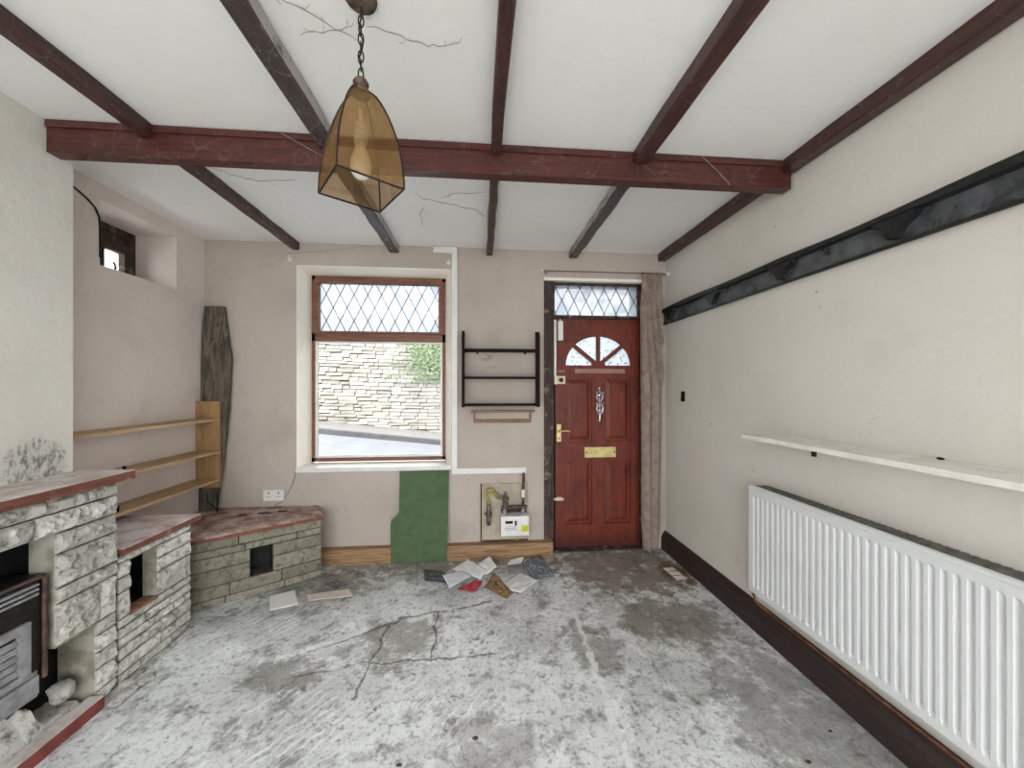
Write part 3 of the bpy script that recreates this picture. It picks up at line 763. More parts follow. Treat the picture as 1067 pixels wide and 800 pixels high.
b = BM(); tube(b, [(LC[0]+.008*math.sin(i*1.1), LC[1]+.006*math.cos(i*1.3), LT+.03+(2.53-LT-.03)*i/14) for i in range(15)], .0024, 6)
obj('flex', b, 'dark_metal', lamp, smooth=True)
b = BM(); lathe(b, (LC[0], LC[1], 2.543), [(.010, 0), (.038, .003), (.044, .008), (.046, .014), (.046, .0205)], 'Z', 24)
obj('ceiling_rose', b, 'rust', lamp, smooth=.7)

# ------------------------------------------------------------------ fireplace stonework
def stone_face(b, u0, u1, v0, v1, mapf, prot=.014, back=.0115, step=.011, seed=0, mort=.0035):
    """one rock-faced stone: rough front, straight sides"""
    u0 += mort; u1 -= mort; v0 += mort; v1 -= mort
    nu = max(3, int((u1-u0)/step)); nv = max(3, int((v1-v0)/step)); off = Vector((seed*3.17, seed*1.71, seed*.93))
    tilt = R.uniform(-.25, .25); vs = []
    for i in range(nu+1):
        row = []
        for j in range(nv+1):
            fu, fv = i/nu, j/nv; u, v = u0+(u1-u0)*fu, v0+(v1-v0)*fv
            e = min(i, nu-i, j, nv-j)
            q = Vector((u, v, 0))
            h = .35 + .55*noise.noise(q*13+off) + 1.1*(.35-abs(noise.noise(q*24+off*1.3))) + .5*(.3-abs(noise.noise(q*60+off))) + tilt*(fv-.5)
            d = prot*max(0.05, h)*(0 if e == 0 else (.65 if e == 1 else 1))
            row.append(b.verts.new(mapf(u, v, d)))
        vs.append(row)
    for i in range(nu):
        for j in range(nv): b.faces.new((vs[i][j], vs[i+1][j], vs[i+1][j+1], vs[i][j+1]))
    rim = [(i, 0) for i in range(nu)] + [(nu, j) for j in range(nv)] + [(i, nv) for i in range(nu, 0, -1)] + [(0, j) for j in range(nv, 0, -1)]
    bk = [b.verts.new(mapf(u0+(u1-u0)*i/nu, v0+(v1-v0)*j/nv, -back)) for i, j in rim]
    for k in range(len(rim)):
        a, c = rim[k], rim[(k+1) % len(rim)]
        b.faces.new((vs[a[0]][a[1]], vs[c[0]][c[1]], bk[(k+1) % len(rim)], bk[k]))
def courses(b, rows, mapf, lens=(.12, .26), seed=0, split=.22, **kw):
    """rows: (v0, v1, [(u0,u1), ...])"""
    for ri, (v0, v1, spans) in enumerate(rows):
        for (a, c) in spans:
            L = c-a; n = max(1, round(L/R.uniform(*lens))); cuts = [0] + sorted(min(.85, max(.15, (i+R.uniform(-.22, .22))/n)) for i in range(1, n)) + [1]
            for k in range(n):
                seed += 1
                x0, x1 = a+L*cuts[k], a+L*cuts[k+1]
                if n > 1 and R.random() < split and v1-v0 > .085 and x1-x0 > .09:
                    m = v0+(v1-v0)*R.uniform(.4, .6)
                    stone_face(b, x0, x1, v0, m, mapf, seed=seed, **kw); stone_face(b, x0, x1, m, v1, mapf, seed=seed+50, **kw)
                else: stone_face(b, x0, x1, v0, v1, mapf, seed=seed, **kw)
FX = -1.692
face = lambda u, v, d: (FX+d, u, v)
YF0, YF1 = .62, 1.876; OP0, OP1 = .86, 1.63; LO0, LO1 = .72, 1.785
fp = thing('fireplace', 'pale rock-faced stone fireplace against the chimney breast', 'fireplace', (FX, 1.25, 0))
rows = [(.0, .055, [(LO1, YF1)]), (.055, .15, [(LO1, YF1)]), (.15, .225, [(LO1, YF1)]), (.225, .30, [(LO1, YF1)]), (.30, .36, [(LO1, YF1)]),
        (.36, .53, [(YF0, OP0), (OP1, 1.80), (1.80, YF1)]), (.53, .592, [(YF0, OP0), (OP1, YF1)]),
        (.592, .73, [(YF0, OP0), (OP1, YF1)]), (.73, .815, [(YF0, OP0), (OP1, YF1)]),
        (.815, .90, [(YF0, YF1)]), (.90, .965, [(YF0, YF1)])]
rows += [(z0, z1, [(YF0, LO0)]) for z0, z1 in ((0, .09), (.09, .19), (.19, .28), (.28, .36))]
b = BM(); courses(b, rows, face, (.24, .36), 1, prot=.026, step=.008, split=.08)
obj('stonework', b, 'stone', fp)
b = BM()
X1 = FX-.010; XJ = FX-.10
box(b, XB+.001, X1, YF0+.004, OP0-.004, .36, .965); box(b, XJ, X1, OP1+.012, YF1-.004, .36, .965); box(b, XB+.001, X1, OP0-.004, OP1+.012, .826, .965)
box(b, XJ, X1, LO1+.012, YF1-.004, 0, .36); box(b, XB+.001, XJ, YF1-.05, YF1-.004, 0, .965); box(b, XB+.001, X1, YF0+.004, LO0-.004, 0, .36)
obj('mortar_core', b, 'mortar', fp)
b = BM(); box(b, XJ-.004, X1+.004, OP1+.004, OP1+.011, .361, .819); box(b, XJ-.06, X1+.004, LO1+.004, LO1+.011, .0, .358); box(b, XJ-.03, X1+.002, OP1+.005, LO1+.004, .352, .3595)
obj('jamb_lining', b, 'mortar_pale', fp)
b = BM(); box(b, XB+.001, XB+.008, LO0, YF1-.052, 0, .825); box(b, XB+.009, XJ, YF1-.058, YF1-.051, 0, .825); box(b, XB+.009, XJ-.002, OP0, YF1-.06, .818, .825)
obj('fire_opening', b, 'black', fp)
b = BM(); box(b, XB+.001, -1.635, YF0-.04, 1.905, .972, 1.008)
mt = obj('mantel', b, 'mantel_red', fp, bev=.004)
b = BM(); box(b, XB+.001, -1.637, YF0-.038, 1.903, 1.0085, 1.013)
obj('mantel_top', b, 'mantel_top', mt)

# low stone plinth in the alcove beside the fireplace
pl = thing('stone_plinth', 'low stone plinth with dusty slab top beside the fireplace', 'plinth', (-1.9, 2.1, 0))
PY0, PY1 = 1.884, 2.318; NY0, NY1, NZ0, NZ1 = 1.945, 2.092, .308, .567
rows = [(0, .045, [(PY0, PY1)]), (.045, .17, [(PY0, PY1)]), (.17, .215, [(PY0, PY1)]), (.215, .262, [(PY0, PY1)]), (.262, .305, [(PY0, PY1)]),
        (.305, .43, [(PY0, NY0), (NY1, PY1)]), (.43, .50, [(PY0, NY0), (NY1, PY1)]), (.50, .57, [(PY0, NY0), (NY1, PY1)]), (.57, .61, [(PY0, PY1)])]
b = BM(); courses(b, rows, face, (.13, .26), 90, prot=.021, step=.008)
obj('stonework', b, 'stone', pl)
b = BM()
cells(b, [PY0+.003, NY0-.004, NY1+.004, PY1-.003], [0, NZ0-.012, NZ1+.004, .608], [(NY0-.004, NY1+.004, NZ0-.012, NZ1+.004)], lambda a, c, e, f: box(b, X1-.055, X1, a, c, e, f))
box(b, XL+.002, X1-.057, PY0+.003, PY0+.03, 0, .608); box(b, XL+.002, X1-.057, PY1-.03, PY1-.003, 0, .608); box(b, XL+.002, X1-.057, PY0+.031, PY1-.031, 0, NZ0-.04)
obj('mortar_core', b, 'mortar', pl)
b = BM(); box(b, X1-.057, X1+.006, NY1-.003, NY1+.003, NZ0+.005, NZ1); box(b, X1-.057, X1+.004, NY0, NY1, NZ1-.002, NZ1+.003)
obj('jamb_lining', b, 'mortar_pale', pl)
b = BM(); box(b, X1-.055, FX+.004, NY0-.003, NY1+.003, NZ0-.011, NZ0+.004)
obj('niche_floor', b, 'brown_rack', pl)
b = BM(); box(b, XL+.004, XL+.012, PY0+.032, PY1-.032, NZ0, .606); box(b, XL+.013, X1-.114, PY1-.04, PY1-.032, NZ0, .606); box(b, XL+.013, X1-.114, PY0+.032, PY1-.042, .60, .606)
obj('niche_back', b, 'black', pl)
b = BM(); box(b, XL+.002, -1.668, PY0, 2.368, .612, .640)
sb = obj('slab', b, 'mantel_red', pl, bev=.004)
b = BM(); box(b, XL+.003, -1.670, PY0+.001, 2.366, .6405, .645)
obj('slab_top', b, 'slab_pale', sb)

# diagonal corner bench under the window corner
bench = thing('stone_bench', 'low grey-green stone corner bench with square dark hole', 'bench', (-1.6, 2.8, 0))
A = Vector((-1.895, 2.383, 0)); B = Vector((-1.178, 2.861, 0)); dv = (B-A).normalized(); nv = Vector((dv.y, -dv.x, 0)); LEN = (B-A).length
if nv.y > 0: nv = -nv
bf = lambda u, v, d: tuple(A + dv*u + nv*d + Vector((0,0,v)))
u_of = lambda x, y: (Vector((x, y, 0))-A).dot(dv)
h0, h1, hz0, hz1 = u_of(-1.537, 2.621), u_of(-1.433, 2.691), .13, .318
rows = [(0, .05, [(0, LEN)]), (.05, .13, [(0, LEN)]), (.13, .235, [(0, h0), (h1, LEN)]), (.235, .318, [(0, h0), (h1, LEN)]), (.318, .365, [(0, h0-.03), (h0-.03, h1+.15), (h1+.15, LEN)]), (.365, .425, [(0, LEN)])]
b = BM(); courses(b, rows, bf, (.20, .42), 200, prot=.011, step=.012)
obj('stonework', b, 'stone_green', bench)
b = BM()
back = -nv
C1 = B + back*.262; poly = [A, B]
def ground(p, z): return (p.x, p.y, z)
inn = -nv*.010
pp = [A+inn+dv*.004, B+inn-dv*.004, Vector((B.x + back.x*.27, D-.002, 0)), Vector((XL+.002, D-.002, 0)), Vector((XL+.002, A.y, 0))]
# core split round the hole
def slab(poly, z0, z1): prism(b, [ground(p, z0) for p in poly], (0, 0, z1-z0))
slab(pp, 0, hz0-.002); slab(pp, hz1+.002, .424)
q0, q1 = A+inn+dv*(h0-.003), A+inn+dv*(h1+.003)
dp = back*.16
slab([pp[0], q0, q0+dp, pp[0]+dp], hz0-.002, hz1+.002); slab([q1, pp[1], pp[1]+dp, q1+dp], hz0-.002, hz1+.002)
obj('mortar_core', b, 'mortar', bench)
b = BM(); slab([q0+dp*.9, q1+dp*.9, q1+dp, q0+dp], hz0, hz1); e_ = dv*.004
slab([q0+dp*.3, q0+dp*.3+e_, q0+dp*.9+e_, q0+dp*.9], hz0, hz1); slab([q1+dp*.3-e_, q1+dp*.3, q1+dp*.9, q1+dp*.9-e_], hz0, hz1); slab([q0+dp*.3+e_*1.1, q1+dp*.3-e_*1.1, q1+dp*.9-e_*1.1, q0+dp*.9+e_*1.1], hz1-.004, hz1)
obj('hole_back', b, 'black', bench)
b = BM()
ov = nv*.022
tp = [A+ov-dv*.0, B+ov+dv*.012, Vector((B.x+back.x*.25+dv.x*.012, D-.002, 0)), Vector((XL+.002, D-.002, 0)), Vector((XL+.002, A.y, 0))]
prism(b, [ground(p, .426) for p in tp], (0, 0, .024))
sb = obj('slab', b, 'mantel_red', bench, bev=.003)
b = BM(); c0 = sum(tp, Vector())/5
prism(b, [ground(p+(c0-p)*.004, .4505) for p in tp], (0, 0, .004))
obj('slab_top', b, 'slab_top', sb)

# gas fire standing in the opening
gf = thing('gas_fire', 'old black and grey gas fire in the stone fireplace', 'fire', (-1.75, 1.27, .24))
GX = -1.715; g0, g1 = .93, 1.612; gz0, gz1 = .245, .665
b = BM(); box(b, XB+.012, GX, g0, g1, gz0+.06, gz1); bevel(b, .006)
obj('body', b, 'dark_metal', gf)
b = BM(); tube(b, [(GX+.006, g1-.006, gz0+.02), (GX+.006, g1-.006, gz1-.012), (GX+.006, g1-.02, gz1), (GX+.006, g0+.02, gz1), (GX+.006, g0+.006, gz1-.012), (GX+.006, g0+.006, gz0+.02)], .008, 10)
M['copper_dull'] = simple('dull_copper_trim', (98,74,66), (62,46,42), 18, .5, .1, metal=.2)
obj('trim_rail', b, 'copper_dull', gf, smooth=.8)
b = BM()
for k in range(3): box(b, GX+.0005, GX+.014, g0+.03, g1-.03, .600+k*.018, .608+k*.018)
M['silver'] = simple('silver_grey_metal', (148,148,150), (122,122,124), 22, .45, .08, metal=.0)
obj('top_slat', b, 'silver', gf)
b = BM()
y0, y1, z0, z1 = g0+.07, g1-.058, .305, .512
for a in ((y0, y1, z1-.03, z1), (y0, y1, z0, z0+.022), (y0, y0+.034, z0+.022, z1-.03), (y1-.034, y1, z0+.022, z1-.03)): box(b, GX+.0005, GX+.016, *a)
bevel(b, .004)
for k in range(5):
    zz0 = z0+.028+k*.028
    prism(b, [(GX+.001, y0+.036, zz0), (GX+.013, y0+.036, zz0+.002), (GX+.004, y0+.036, zz0+.021), (GX+.001, y0+.036, zz0+.021)], (0, y1-y0-.072, 0))
obj('grille', b, 'silver', gf)
b = BM(); box(b, XB+.015, GX-.004, g0+.02, g1-.02, gz0-.045, gz0+.058)
box(b, GX-.0035, GX+.006, g0+.02, g1-.024, gz0-.03, gz0+.04)
obj('base_panel', b, 'silver', gf, bev=.004)

# hearth of broken rubble with a red kerb strip
def rock(b, c, r, seed, sub=2, flat=.7):
    m = bmesh.ops.create_icosphere(b, subdivisions=sub, radius=1)
    for v in m['verts']:
        q = v.co.copy(); off = Vector((seed*2.3, seed*1.1, seed*.7))
        s = 1 + .35*noise.noise(q*1.4+off) + .18*noise.noise(q*3.5+off)
        p = Vector((q.x*r[0]*s, q.y*r[1]*s, max(-flat*r[2], min(flat*1.2*r[2], q.z*r[2]*s))))
        v.co = p + Vector(c)
b = BM(); n1, n2 = 40, 46; vs = []
hx0, hx1, hy0, hy1 = XB+.01, -1.706, LO0+.004, LO1-.004
for i in range(n1+1):
    row = []
    for j in range(n2+1):
        x = hx0+(hx1-hx0)*i/n1; y = hy0+(hy1-hy0)*j/n2; q = Vector((x, y, 0))
        base = .15 if x < -1.79 else max(.03, .15-(x+1.79)/.06*.12)
        z = max(.012, base*(.85+.3*noise.noise(q*9)) + .035*noise.noise(q*22) + .02*noise.noise(q*55))
        if y > 1.64: z = min(z, .045)
        if i in (0, n1) or j in (0, n2): z = 0.0
        row.append(b.verts.new((x, y, z)))
    vs.append(row)
for i in range(n1):
    for j in range(n2): b.faces.new((vs[i][j], vs[i+1][j], vs[i+1][j+1], vs[i][j+1]))
b.faces.new([vs[i][0] for i in range(n1+1)] + [vs[n1][j] for j in range(1, n2+1)] + [vs[i][n2] for i in range(n1-1, -1, -1)] + [vs[0][j] for j in range(n2-1, 0, -1)])
tag(obj('hearth', b, 'rubble', pos=(-1.76, 1.25, 0)), 'whitewashed broken rubble hearth under the gas fire', 'hearth')
b = BM(); box(b, -1.700, -1.640, .72, 1.765, 0, .050)
kb = tag(obj('hearth_kerb', b, 'lino_red', pos=(-1.64, 1.25, 0), bev=.003), 'red hearth edging strip with white dusty top', 'kerb')
b = BM(); box(b, -1.699, -1.642, .725, 1.762, .0505, .055)
obj('dusty_top', b, 'mantel_top', kb)
for i, (c, r, lab) in enumerate((((-1.768, 1.722, .112), (.044, .042, .05), 'whitewashed stone lump at the hearth end beside the gas fire'),
                        ((-1.60, 1.80, .018), (.035, .05, .02), 'broken stone chunk lying past the end of red kerb'),
                        ((-1.585, 1.90, .014), (.03, .04, .016), 'flat broken stone on floor below the fireplace column'),
                        ((-1.64, 1.86, .02), (.03, .035, .022), 'pale stone chunk tucked against the foot of fireplace column'))):
    b = BM(); rock(b, c, r, i+1)
    tag(obj('stone_chunk', b, 'rubble', pos=(c[0], c[1], c[2]-r[2]*.7)), lab, 'stone', 'broken stones by the hearth')
# ragged mortar strip left along the foot of the masonry
b = BM(); pts = [(-1.655, 1.95), (-1.64, 2.05), (-1.65, 2.16), (-1.645, 2.26), (-1.66, 2.31)]
for i in range(9):
    y = 1.93+i*.046; rock(b, (-1.662+R.uniform(-.004,.004), y, .006), (.018, .03, .012), 30+i, 1)
tag(obj('mortar_debris', b, 'rubble', pos=(-1.66, 2.1, 0)), 'crumbled mortar along the foot of stone plinth', 'rubble', kind='stuff')

# ------------------------------------------------------------------ alcove shelves, plank, socket
bs = thing('bookshelf', 'three tier pale pine shelf unit fixed along the alcove wall', 'shelf', (-2.07, 2.45, .64))
SH = -1.982
for z in (1.158, .912, .700):
    b = BM(); box(b, XL+.002, SH, 1.884, 2.998, z-.009, z+.009); obj('shelf', b, 'pine', bs, bev=.002)
b = BM(); box(b, XL+.002, SH-.003, 3.0, 3.02, .64, 1.297); obj('side_panel', b, 'pine_up', bs, bev=.002)
for y, z in ((2.27, .9212), (2.23, .7092)):
    b = BM(); box(b, SH-.035, SH-.025, y, y+.012, z, z+.035); obj('bracket_peg', b, 'black_wood', bs)
b = BM(); ns = 26; vs = []
prof = [(.455, -2.148, -2.03), (.8, -2.148, -1.985), (1.25, -2.15, -1.95), (1.6, -2.152, -1.936), (1.82, -2.15, -1.962), (2.035, -2.135, -1.995)]
def interp(z):
    for (a, l0, r0), (c, l1, r1) in zip(prof, prof[1:]):
        if z <= c: f = (z-a)/(c-a); return l0+(l1-l0)*f, r0+(r1-r0)*f
    return prof[-1][1:]
for i in range(ns+1):
    z = .456+(2.035-.456)*i/ns; l, r = interp(z); r += .006*noise.noise(Vector((z*7, 0, 0))); y = 3.035+.04*i/ns
    ring = []
    for f in (0, .25, .5, .75, 1):
        ring.append(b.verts.new((l+(r-l)*f, y-.0135+.005*noise.noise(Vector((f*4, z*6, 1))), z)))
    for f in (1, 0): ring.append(b.verts.new((l+(r-l)*f, y+.0135, z)))
    vs.append(ring)
for r1, r2 in zip(vs, vs[1:]):
    for k in range(7): b.faces.new((r1[k], r1[(k+1) % 7], r2[(k+1) % 7], r2[k]))
b.faces.new(vs[0]); b.faces.new(vs[-1][::-1])
tag(obj('weathered_plank', b, 'grey_plank', pos=(-2.07, 3.04, .456)), 'tall weathered grey timber plank standing in the corner on the bench', 'plank')
b = BM(); tube(b, [(-2.05, 2.97, .60), (-2.06, 2.985, .54), (-2.02, 2.99, .50), (-1.99, 2.985, .465)], .005, 8)
tube(b, [(-2.0, 2.99, .58), (-1.985, 2.985, .52), (-1.99, 2.985, .465)], .004, 8)
tag(obj('cable_tail', b, 'dark_metal', pos=(-2.0, 2.985, .46), smooth=True), 'dark loose cable tail hanging below the pine shelves', 'cable')
# bench litter
for i, (x, y, s, lab) in enumerate(((-1.62, 2.93, .05, 'dark flaking scrap on the bench top below the socket'), (-1.50, 2.96, .04, 'dark crumb of debris on bench top near the window'), (-1.75, 2.90, .03, 'small dark scrap on bench top near the plank'))):
    b = BM(); rock(b, (x, y, .458), (s, s*.35, .006), 60+i, 2)
    tag(obj('debris_scrap', b, 'jamb_dark', pos=(x, y, .455)), lab, 'scrap', 'scraps on the bench top')

sk = thing('wall_socket', 'white double electrical socket above the stone bench', 'socket', (-1.635, D, .503))
b = BM(); box(b, -1.715, -1.56, D-.012, D-.0005, .503, .588); bevel(b, .004); obj('faceplate', b, 'white_plastic', sk)
for cx in (-1.675, -1.600):
    b = BM(); box(b, cx-.004, cx+.004, D-.0135, D-.0125, .556, .572)
    for s in (-1, 1): box(b, cx+s*.011-.004, cx+s*.011+.004, D-.0135, D-.0125, .532, .538)
    obj('pin_hole', b, 'dark_metal', sk)
for cx in (-1.655, -1.62):
    b = BM(); box(b, cx-.006, cx+.006, D-.016, D-.0125, .57, .584); obj('rocker_switch', b, 'white_plastic', sk, bev=.001)
b = BM(); tube(b, [(-1.475, D-.004, .74), (-1.478, D-.006, .70), (-1.50, D-.006, .62), (-1.53, D-.006, .56), (-1.58, D-.008, .49), (-1.63, D-.01, .462)], .0035, 6)
tag(obj('cable', b, 'cord_grey', pos=(-1.53, D-.006, .46), smooth=True), 'thin grey cable curving from window corner behind the socket', 'cable')
b = BM(); tube(b, [(XL+.005, 2.12, 2.475), (XL+.005, 2.17, 2.462), (XL+.005, 2.22, 2.442), (XL+.005, 2.265, 2.41), (XL+.005, 2.287, 2.365), (XL+.004, 2.292, 2.30), (XL+.002, 2.2935, 2.14)], .0045, 6)
tag(obj('wall_cable', b, 'dark_metal', pos=(XL+.005, 2.2, 2.14), smooth=True), 'black cable arching over alcove wall to the small window', 'cable')

# ------------------------------------------------------------------ back wall fittings
def trunk(b, x0, x1, z0, z1, d=.024): box(b, x0, x1, D-d, D-.0005, z0, z1)
tk = thing('cable_trunking', 'white plastic cable trunking running down beside the window', 'trunking', (-.21, D, .69))
b = BM(); trunk(b, -.234, -.190, .735, ZC-.003); obj('riser', b, 'trunking', tk, bev=.003)
b = BM(); trunk(b, -.234, .384, .688, .7345); obj('branch', b, 'white_plastic', tk, bev=.003)
b = BM(); trunk(b, -.384, -.2345, ZC-.055, ZC-.003); obj('top_branch', b, 'trunking', tk, bev=.003)
for x, z, lab in ((-1.52, 2.43, 'small white curtain hook on wall above the window near the corner'), (-.262, 2.437, 'small white curtain hook on wall between window and trunking')):
    b = BM(); lathe(b, (x, D-.006, z), [(.016, 0), (.017, .0055)], 'Y', 14); tube(b, [(x, D-.006, z), (x, D-.03, z), (x+.008, D-.034, z+.012), (x+.012, D-.03, z+.022)], .004, 8)
    tag(obj('curtain_hook', b, 'white_plastic', smooth=.7, pos=(x, D-.01, z-.017)), lab, 'hook', 'white hooks above the window')

# black hanging shelf
hs = thing('hanging_shelf', 'small black open wall shelf left of the red door', 'shelf', (.17, D, 1.24))
sy0 = D-.15
for x0, x1 in ((-.147, -.130), (.463, .480)):
    b = BM()
    prism(b, [(x0, D-.001, 1.245), (x0, sy0+.01, 1.245), (x0, sy0, 1.26), (x0, sy0, 1.82), (x0, sy0+.03, 1.855), (x0, D-.001, 1.872)], (x1-x0, 0, 0))
    obj('side_panel', b, 'black_wood', hs, bev=.002)
for z, dd in ((1.705, 0), (1.482, .0), (1.262, 0)):
    b = BM(); box(b, -.1295, .4625, sy0+.008, D-.001, z-.008, z+.008); obj('shelf', b, 'black_wood', hs, bev=.002)
for x in (-.03, .36):
    b = BM(); box(b, x, x+.014, sy0+.06, sy0+.075, 1.675, 1.6965); obj('shelf_hook', b, 'black_wood', hs)
rk = thing('key_rack', 'small brown wooden wall rack under the black shelf', 'rack', (.19, D, 1.1))
b = BM(); box(b, -.078, .452, D-.05, D-.001, 1.196, 1.212); obj('top_rail', b, 'brown_rack', rk, bev=.003)
b = BM(); box(b, -.058, .428, D-.022, D-.001, 1.108, 1.138); obj('bottom_rail', b, 'brown_rack', rk, bev=.003)
for x in (-.058, .412):
    b = BM(); box(b, x, x+.016, D-.03, D-.001, 1.1385, 1.1955); obj('side_post', b, 'brown_rack', rk, bev=.002)
for x in (.055, .185, .315):
    b = BM(); tube(b, [(x, D-.022, 1.124), (x, D-.034, 1.122), (x, D-.04, 1.128)], .003, 6); obj('hook', b, 'dark_metal', rk, smooth=True)

# gas meter on its board
mb = thing('meter_board', 'beige square board fixed to wall behind gas meter', 'board', (.2, D, .1))
b = BM(); box(b, .0, .40, D-.014, D-.0005, .12, .60); obj('board', b, 'meterboard', mb, bev=.003)
b = BM(); box(b, .001, .012, D-.022, D-.0145, .12, .60); box(b, .012, .40, D-.022, D-.0145, .12, .132); obj('edge_strip', b, 'jamb_dark', mb)
gm = thing('gas_meter', 'white gas meter with yellow sticker and pipes below trunking', 'gas meter', (.28, D-.07, .2))
MY = D-.13
b = BM(); box(b, .166, .392, MY, D-.03, .206, .362); bevel(b, .012, 3); obj('casing', b, 'white_plastic', gm, smooth=.5)
b = BM(); box(b, .20, .262, MY-.003, MY-.0002, .305, .326); obj('display', b, 'black', gm)
b = BM()
for z in (.318, .298): box(b, .276, .294, MY-.004, MY-.0002, z-.008, z+.008)
obj('button', b, 'black', gm)
b = BM(); box(b, .330, .386, MY-.0025, MY-.0002, .238, .288); obj('sticker', b, 'yellow_label', gm)
M['print_grey'] = simple('grey_print', (140,140,140), None, 5, .6, 0)
b = BM()
for k, w in enumerate((.11, .09, .10)): box(b, .195, .195+w, MY-.001, MY-.0002, .252+k*.013, .256+k*.013)
obj('printed_line', b, 'print_grey', gm)
PYY = D-.075
b = BM(); box(b, .172, .385, PYY-.012, PYY+.012, .412, .432); bevel(b, .004)
obj('bracket', b, 'rust', gm)
b = BM(); box(b, .172, .385, D-.03, D-.0225, .34, .411); obj('back_plate', b, 'dark_metal', gm)
for x in (.20, .352):
    b = BM(); lathe(b, (x, PYY, .3625), [(.019, 0), (.022, .006), (.022, .028), (.016, .034), (.016, .048)], 'Z', 16); obj('union_nut', b, 'chrome', gm, smooth=.6)
b = BM(); tube(b, [(.352, PYY, .426), (.352, PYY, .55), (.352, PYY, .60), (.360, PYY+.03, .64), (.36, D-.012, .69)], .011, 10); obj('outlet_pipe', b, 'rust', gm, smooth=True)
b = BM(); lathe(b, (.352, PYY, .50), [(.014, 0), (.0145, .06), (.012, .062)], 'Z', 14); obj('pipe_label', b, 'white_plastic', gm, smooth=.6)
b = BM(); lathe(b, (.205, PYY, .43), [(.014, 0), (.02, .01), (.02, .05), (.03, .056), (.032, .072), (.02, .08), (.012, .10), (.010, .115)], 'Z', 18)
lathe(b, (.19, PYY, .50), [(.012, -.05), (.014, -.02), (.02, 0), (.02, .03)], 'X', 14)
obj('regulator', b, 'pipe_grey', gm, smooth=.6)
b = BM(); tube(b, [(.15, PYY, .497), (.135, PYY, .515), (.118, PYY, .545), (.088, PYY, .572), (.055, PYY, .562), (.042, PYY, .528), (.058, PYY, .49), (.075, PYY, .455)], .0135, 12)
obj('flexible_pipe', b, 'yellow_pipe', gm, smooth=True)
b = BM(); lathe(b, (.068, PYY, .28), [(.016, 0), (.018, .02), (.018, .06), (.024, .066), (.026, .10), (.018, .11), (.015, .15), (.013, .18)], 'Z', 16)
tube(b, [(.068, PYY-.02, .36), (.05, PYY-.03, .37), (.03, PYY-.03, .385)], .006, 8)
obj('service_valve', b, 'pipe_grey', gm, smooth=.6)

# green board leaning from sill to skirting
b = BM()
def gy(z): return 2.998 + (.725-z)*-.0 + .0
pol = [(-.71, .006), (-.268, .004), (-.258, .722), (-.65, .722), (-.652, .40), (-.672, .372), (-.71, .34), (-.716, .31)]
def lean(x, z): return (x, 3.005 + .058*(z/.72), z)
prism(b, [lean(x, z) for x, z in pol], (0, .010, -.0008))
tag(obj('green_board', b, 'green_board', pos=(-.48, 3.01, 0)), 'green board with notched edge leaning under the window sill', 'board')

# curtain and rod
rd = thing('curtain_rod', 'thin curtain rod with pale ball ends above the front door', 'curtain rod', (1.05, D-.055, 2.36))
RY = D-.07
b = BM(); tube(b, [(.52, RY, 2.372), (1.592, RY, 2.372)], .005, 8); obj('rod', b, 'brown_rack', rd, smooth=True)
for x in (.512, 1.593):
    b = BM(); lathe(b, (x-.015, RY, 2.372), [(.004, 0), (.012, .004), (.016, .014), (.013, .026), (.004, .03)] if x > 1 else [(.003, 0), (.008, .004), (.010, .012), (.008, .02), (.004, .024)], 'X', 14)
    obj('finial', b, 'white_plastic', rd, smooth=True)
for x in (.55, 1.56):
    b = BM(); tube(b, [(x, RY, 2.366), (x, D-.001, 2.366)], .004, 8); obj('bracket', b, 'brown_rack', rd, smooth=True)
ct = thing('curtain', 'long taupe patterned curtain gathered at the right of front door', 'curtain', (1.47, RY, .02))
b = BM(); nu, nvv = 110, 44; vs = []
for j in range(nvv+1):
    f = j/nvv; z = 2.362 - (2.362-.025)*f
    wl = 1.345+.012*math.sin(f*2.3) + (.02*max(0, .12-f)/.12) + max(0, f-.9)*.18; wr = 1.538 - max(0, f-.9)*.22 + .006*math.sin(f*5)
    row = []
    for i in range(nu+1):
        s = i/nu; fold = 5.0 if f < .05 else 5.0-2.6*min(1, (f-.05)/.35)
        amp = .014+.030*min(1, f/.3)
        ph = 2*PI*(fold*s) + .25*math.sin(f*3)
        y = RY - .016 + amp*(math.sin(ph)) + .006*noise.noise(Vector((s*6, f*5, 3))) - .010*math.sin(PI*s)
        y = min(y, D-.004-.003)
        x = wl+(wr-wl)*s + .012*math.sin(2*ph)*min(1, f*3)*math.sin(PI*s)
        if f < .03: y = RY-.016+amp*.8*math.sin(2*PI*9*s)
        row.append(b.verts.new((x, y, z)))
    vs.append(row)
for r1, r2 in zip(vs, vs[1:]):
    for i in range(nu): b.faces.new((r1[i], r1[i+1], r2[i+1], r2[i]))
bmesh.ops.solidify(b, geom=b.faces[:], thickness=.002)
obj('cloth', b, 'curtain', ct, smooth=True)
for k in range(6):
    x = 1.365+k*.033; b = BM(); tube(b, [(x, RY+.0125*math.cos(a), 2.3705+.0125*math.sin(a)) for a in [i*PI/6 for i in range(12)]], .0018, 6, closed=True); obj('ring', b, 'brown_rack', ct, smooth=True)

# ------------------------------------------------------------------ right wall
rl = thing('plate_rail', 'long black painted bracketed rail high on cream wall', 'rail', (1.58, 1.8, 1.94))
b = BM(); y0, y1 = .2, D-.004
box(b, XR-.018, XR-.0005, y0, y1, 1.950, 2.085)
obj('backboard', b, 'rail_board', rl)
b = BM()
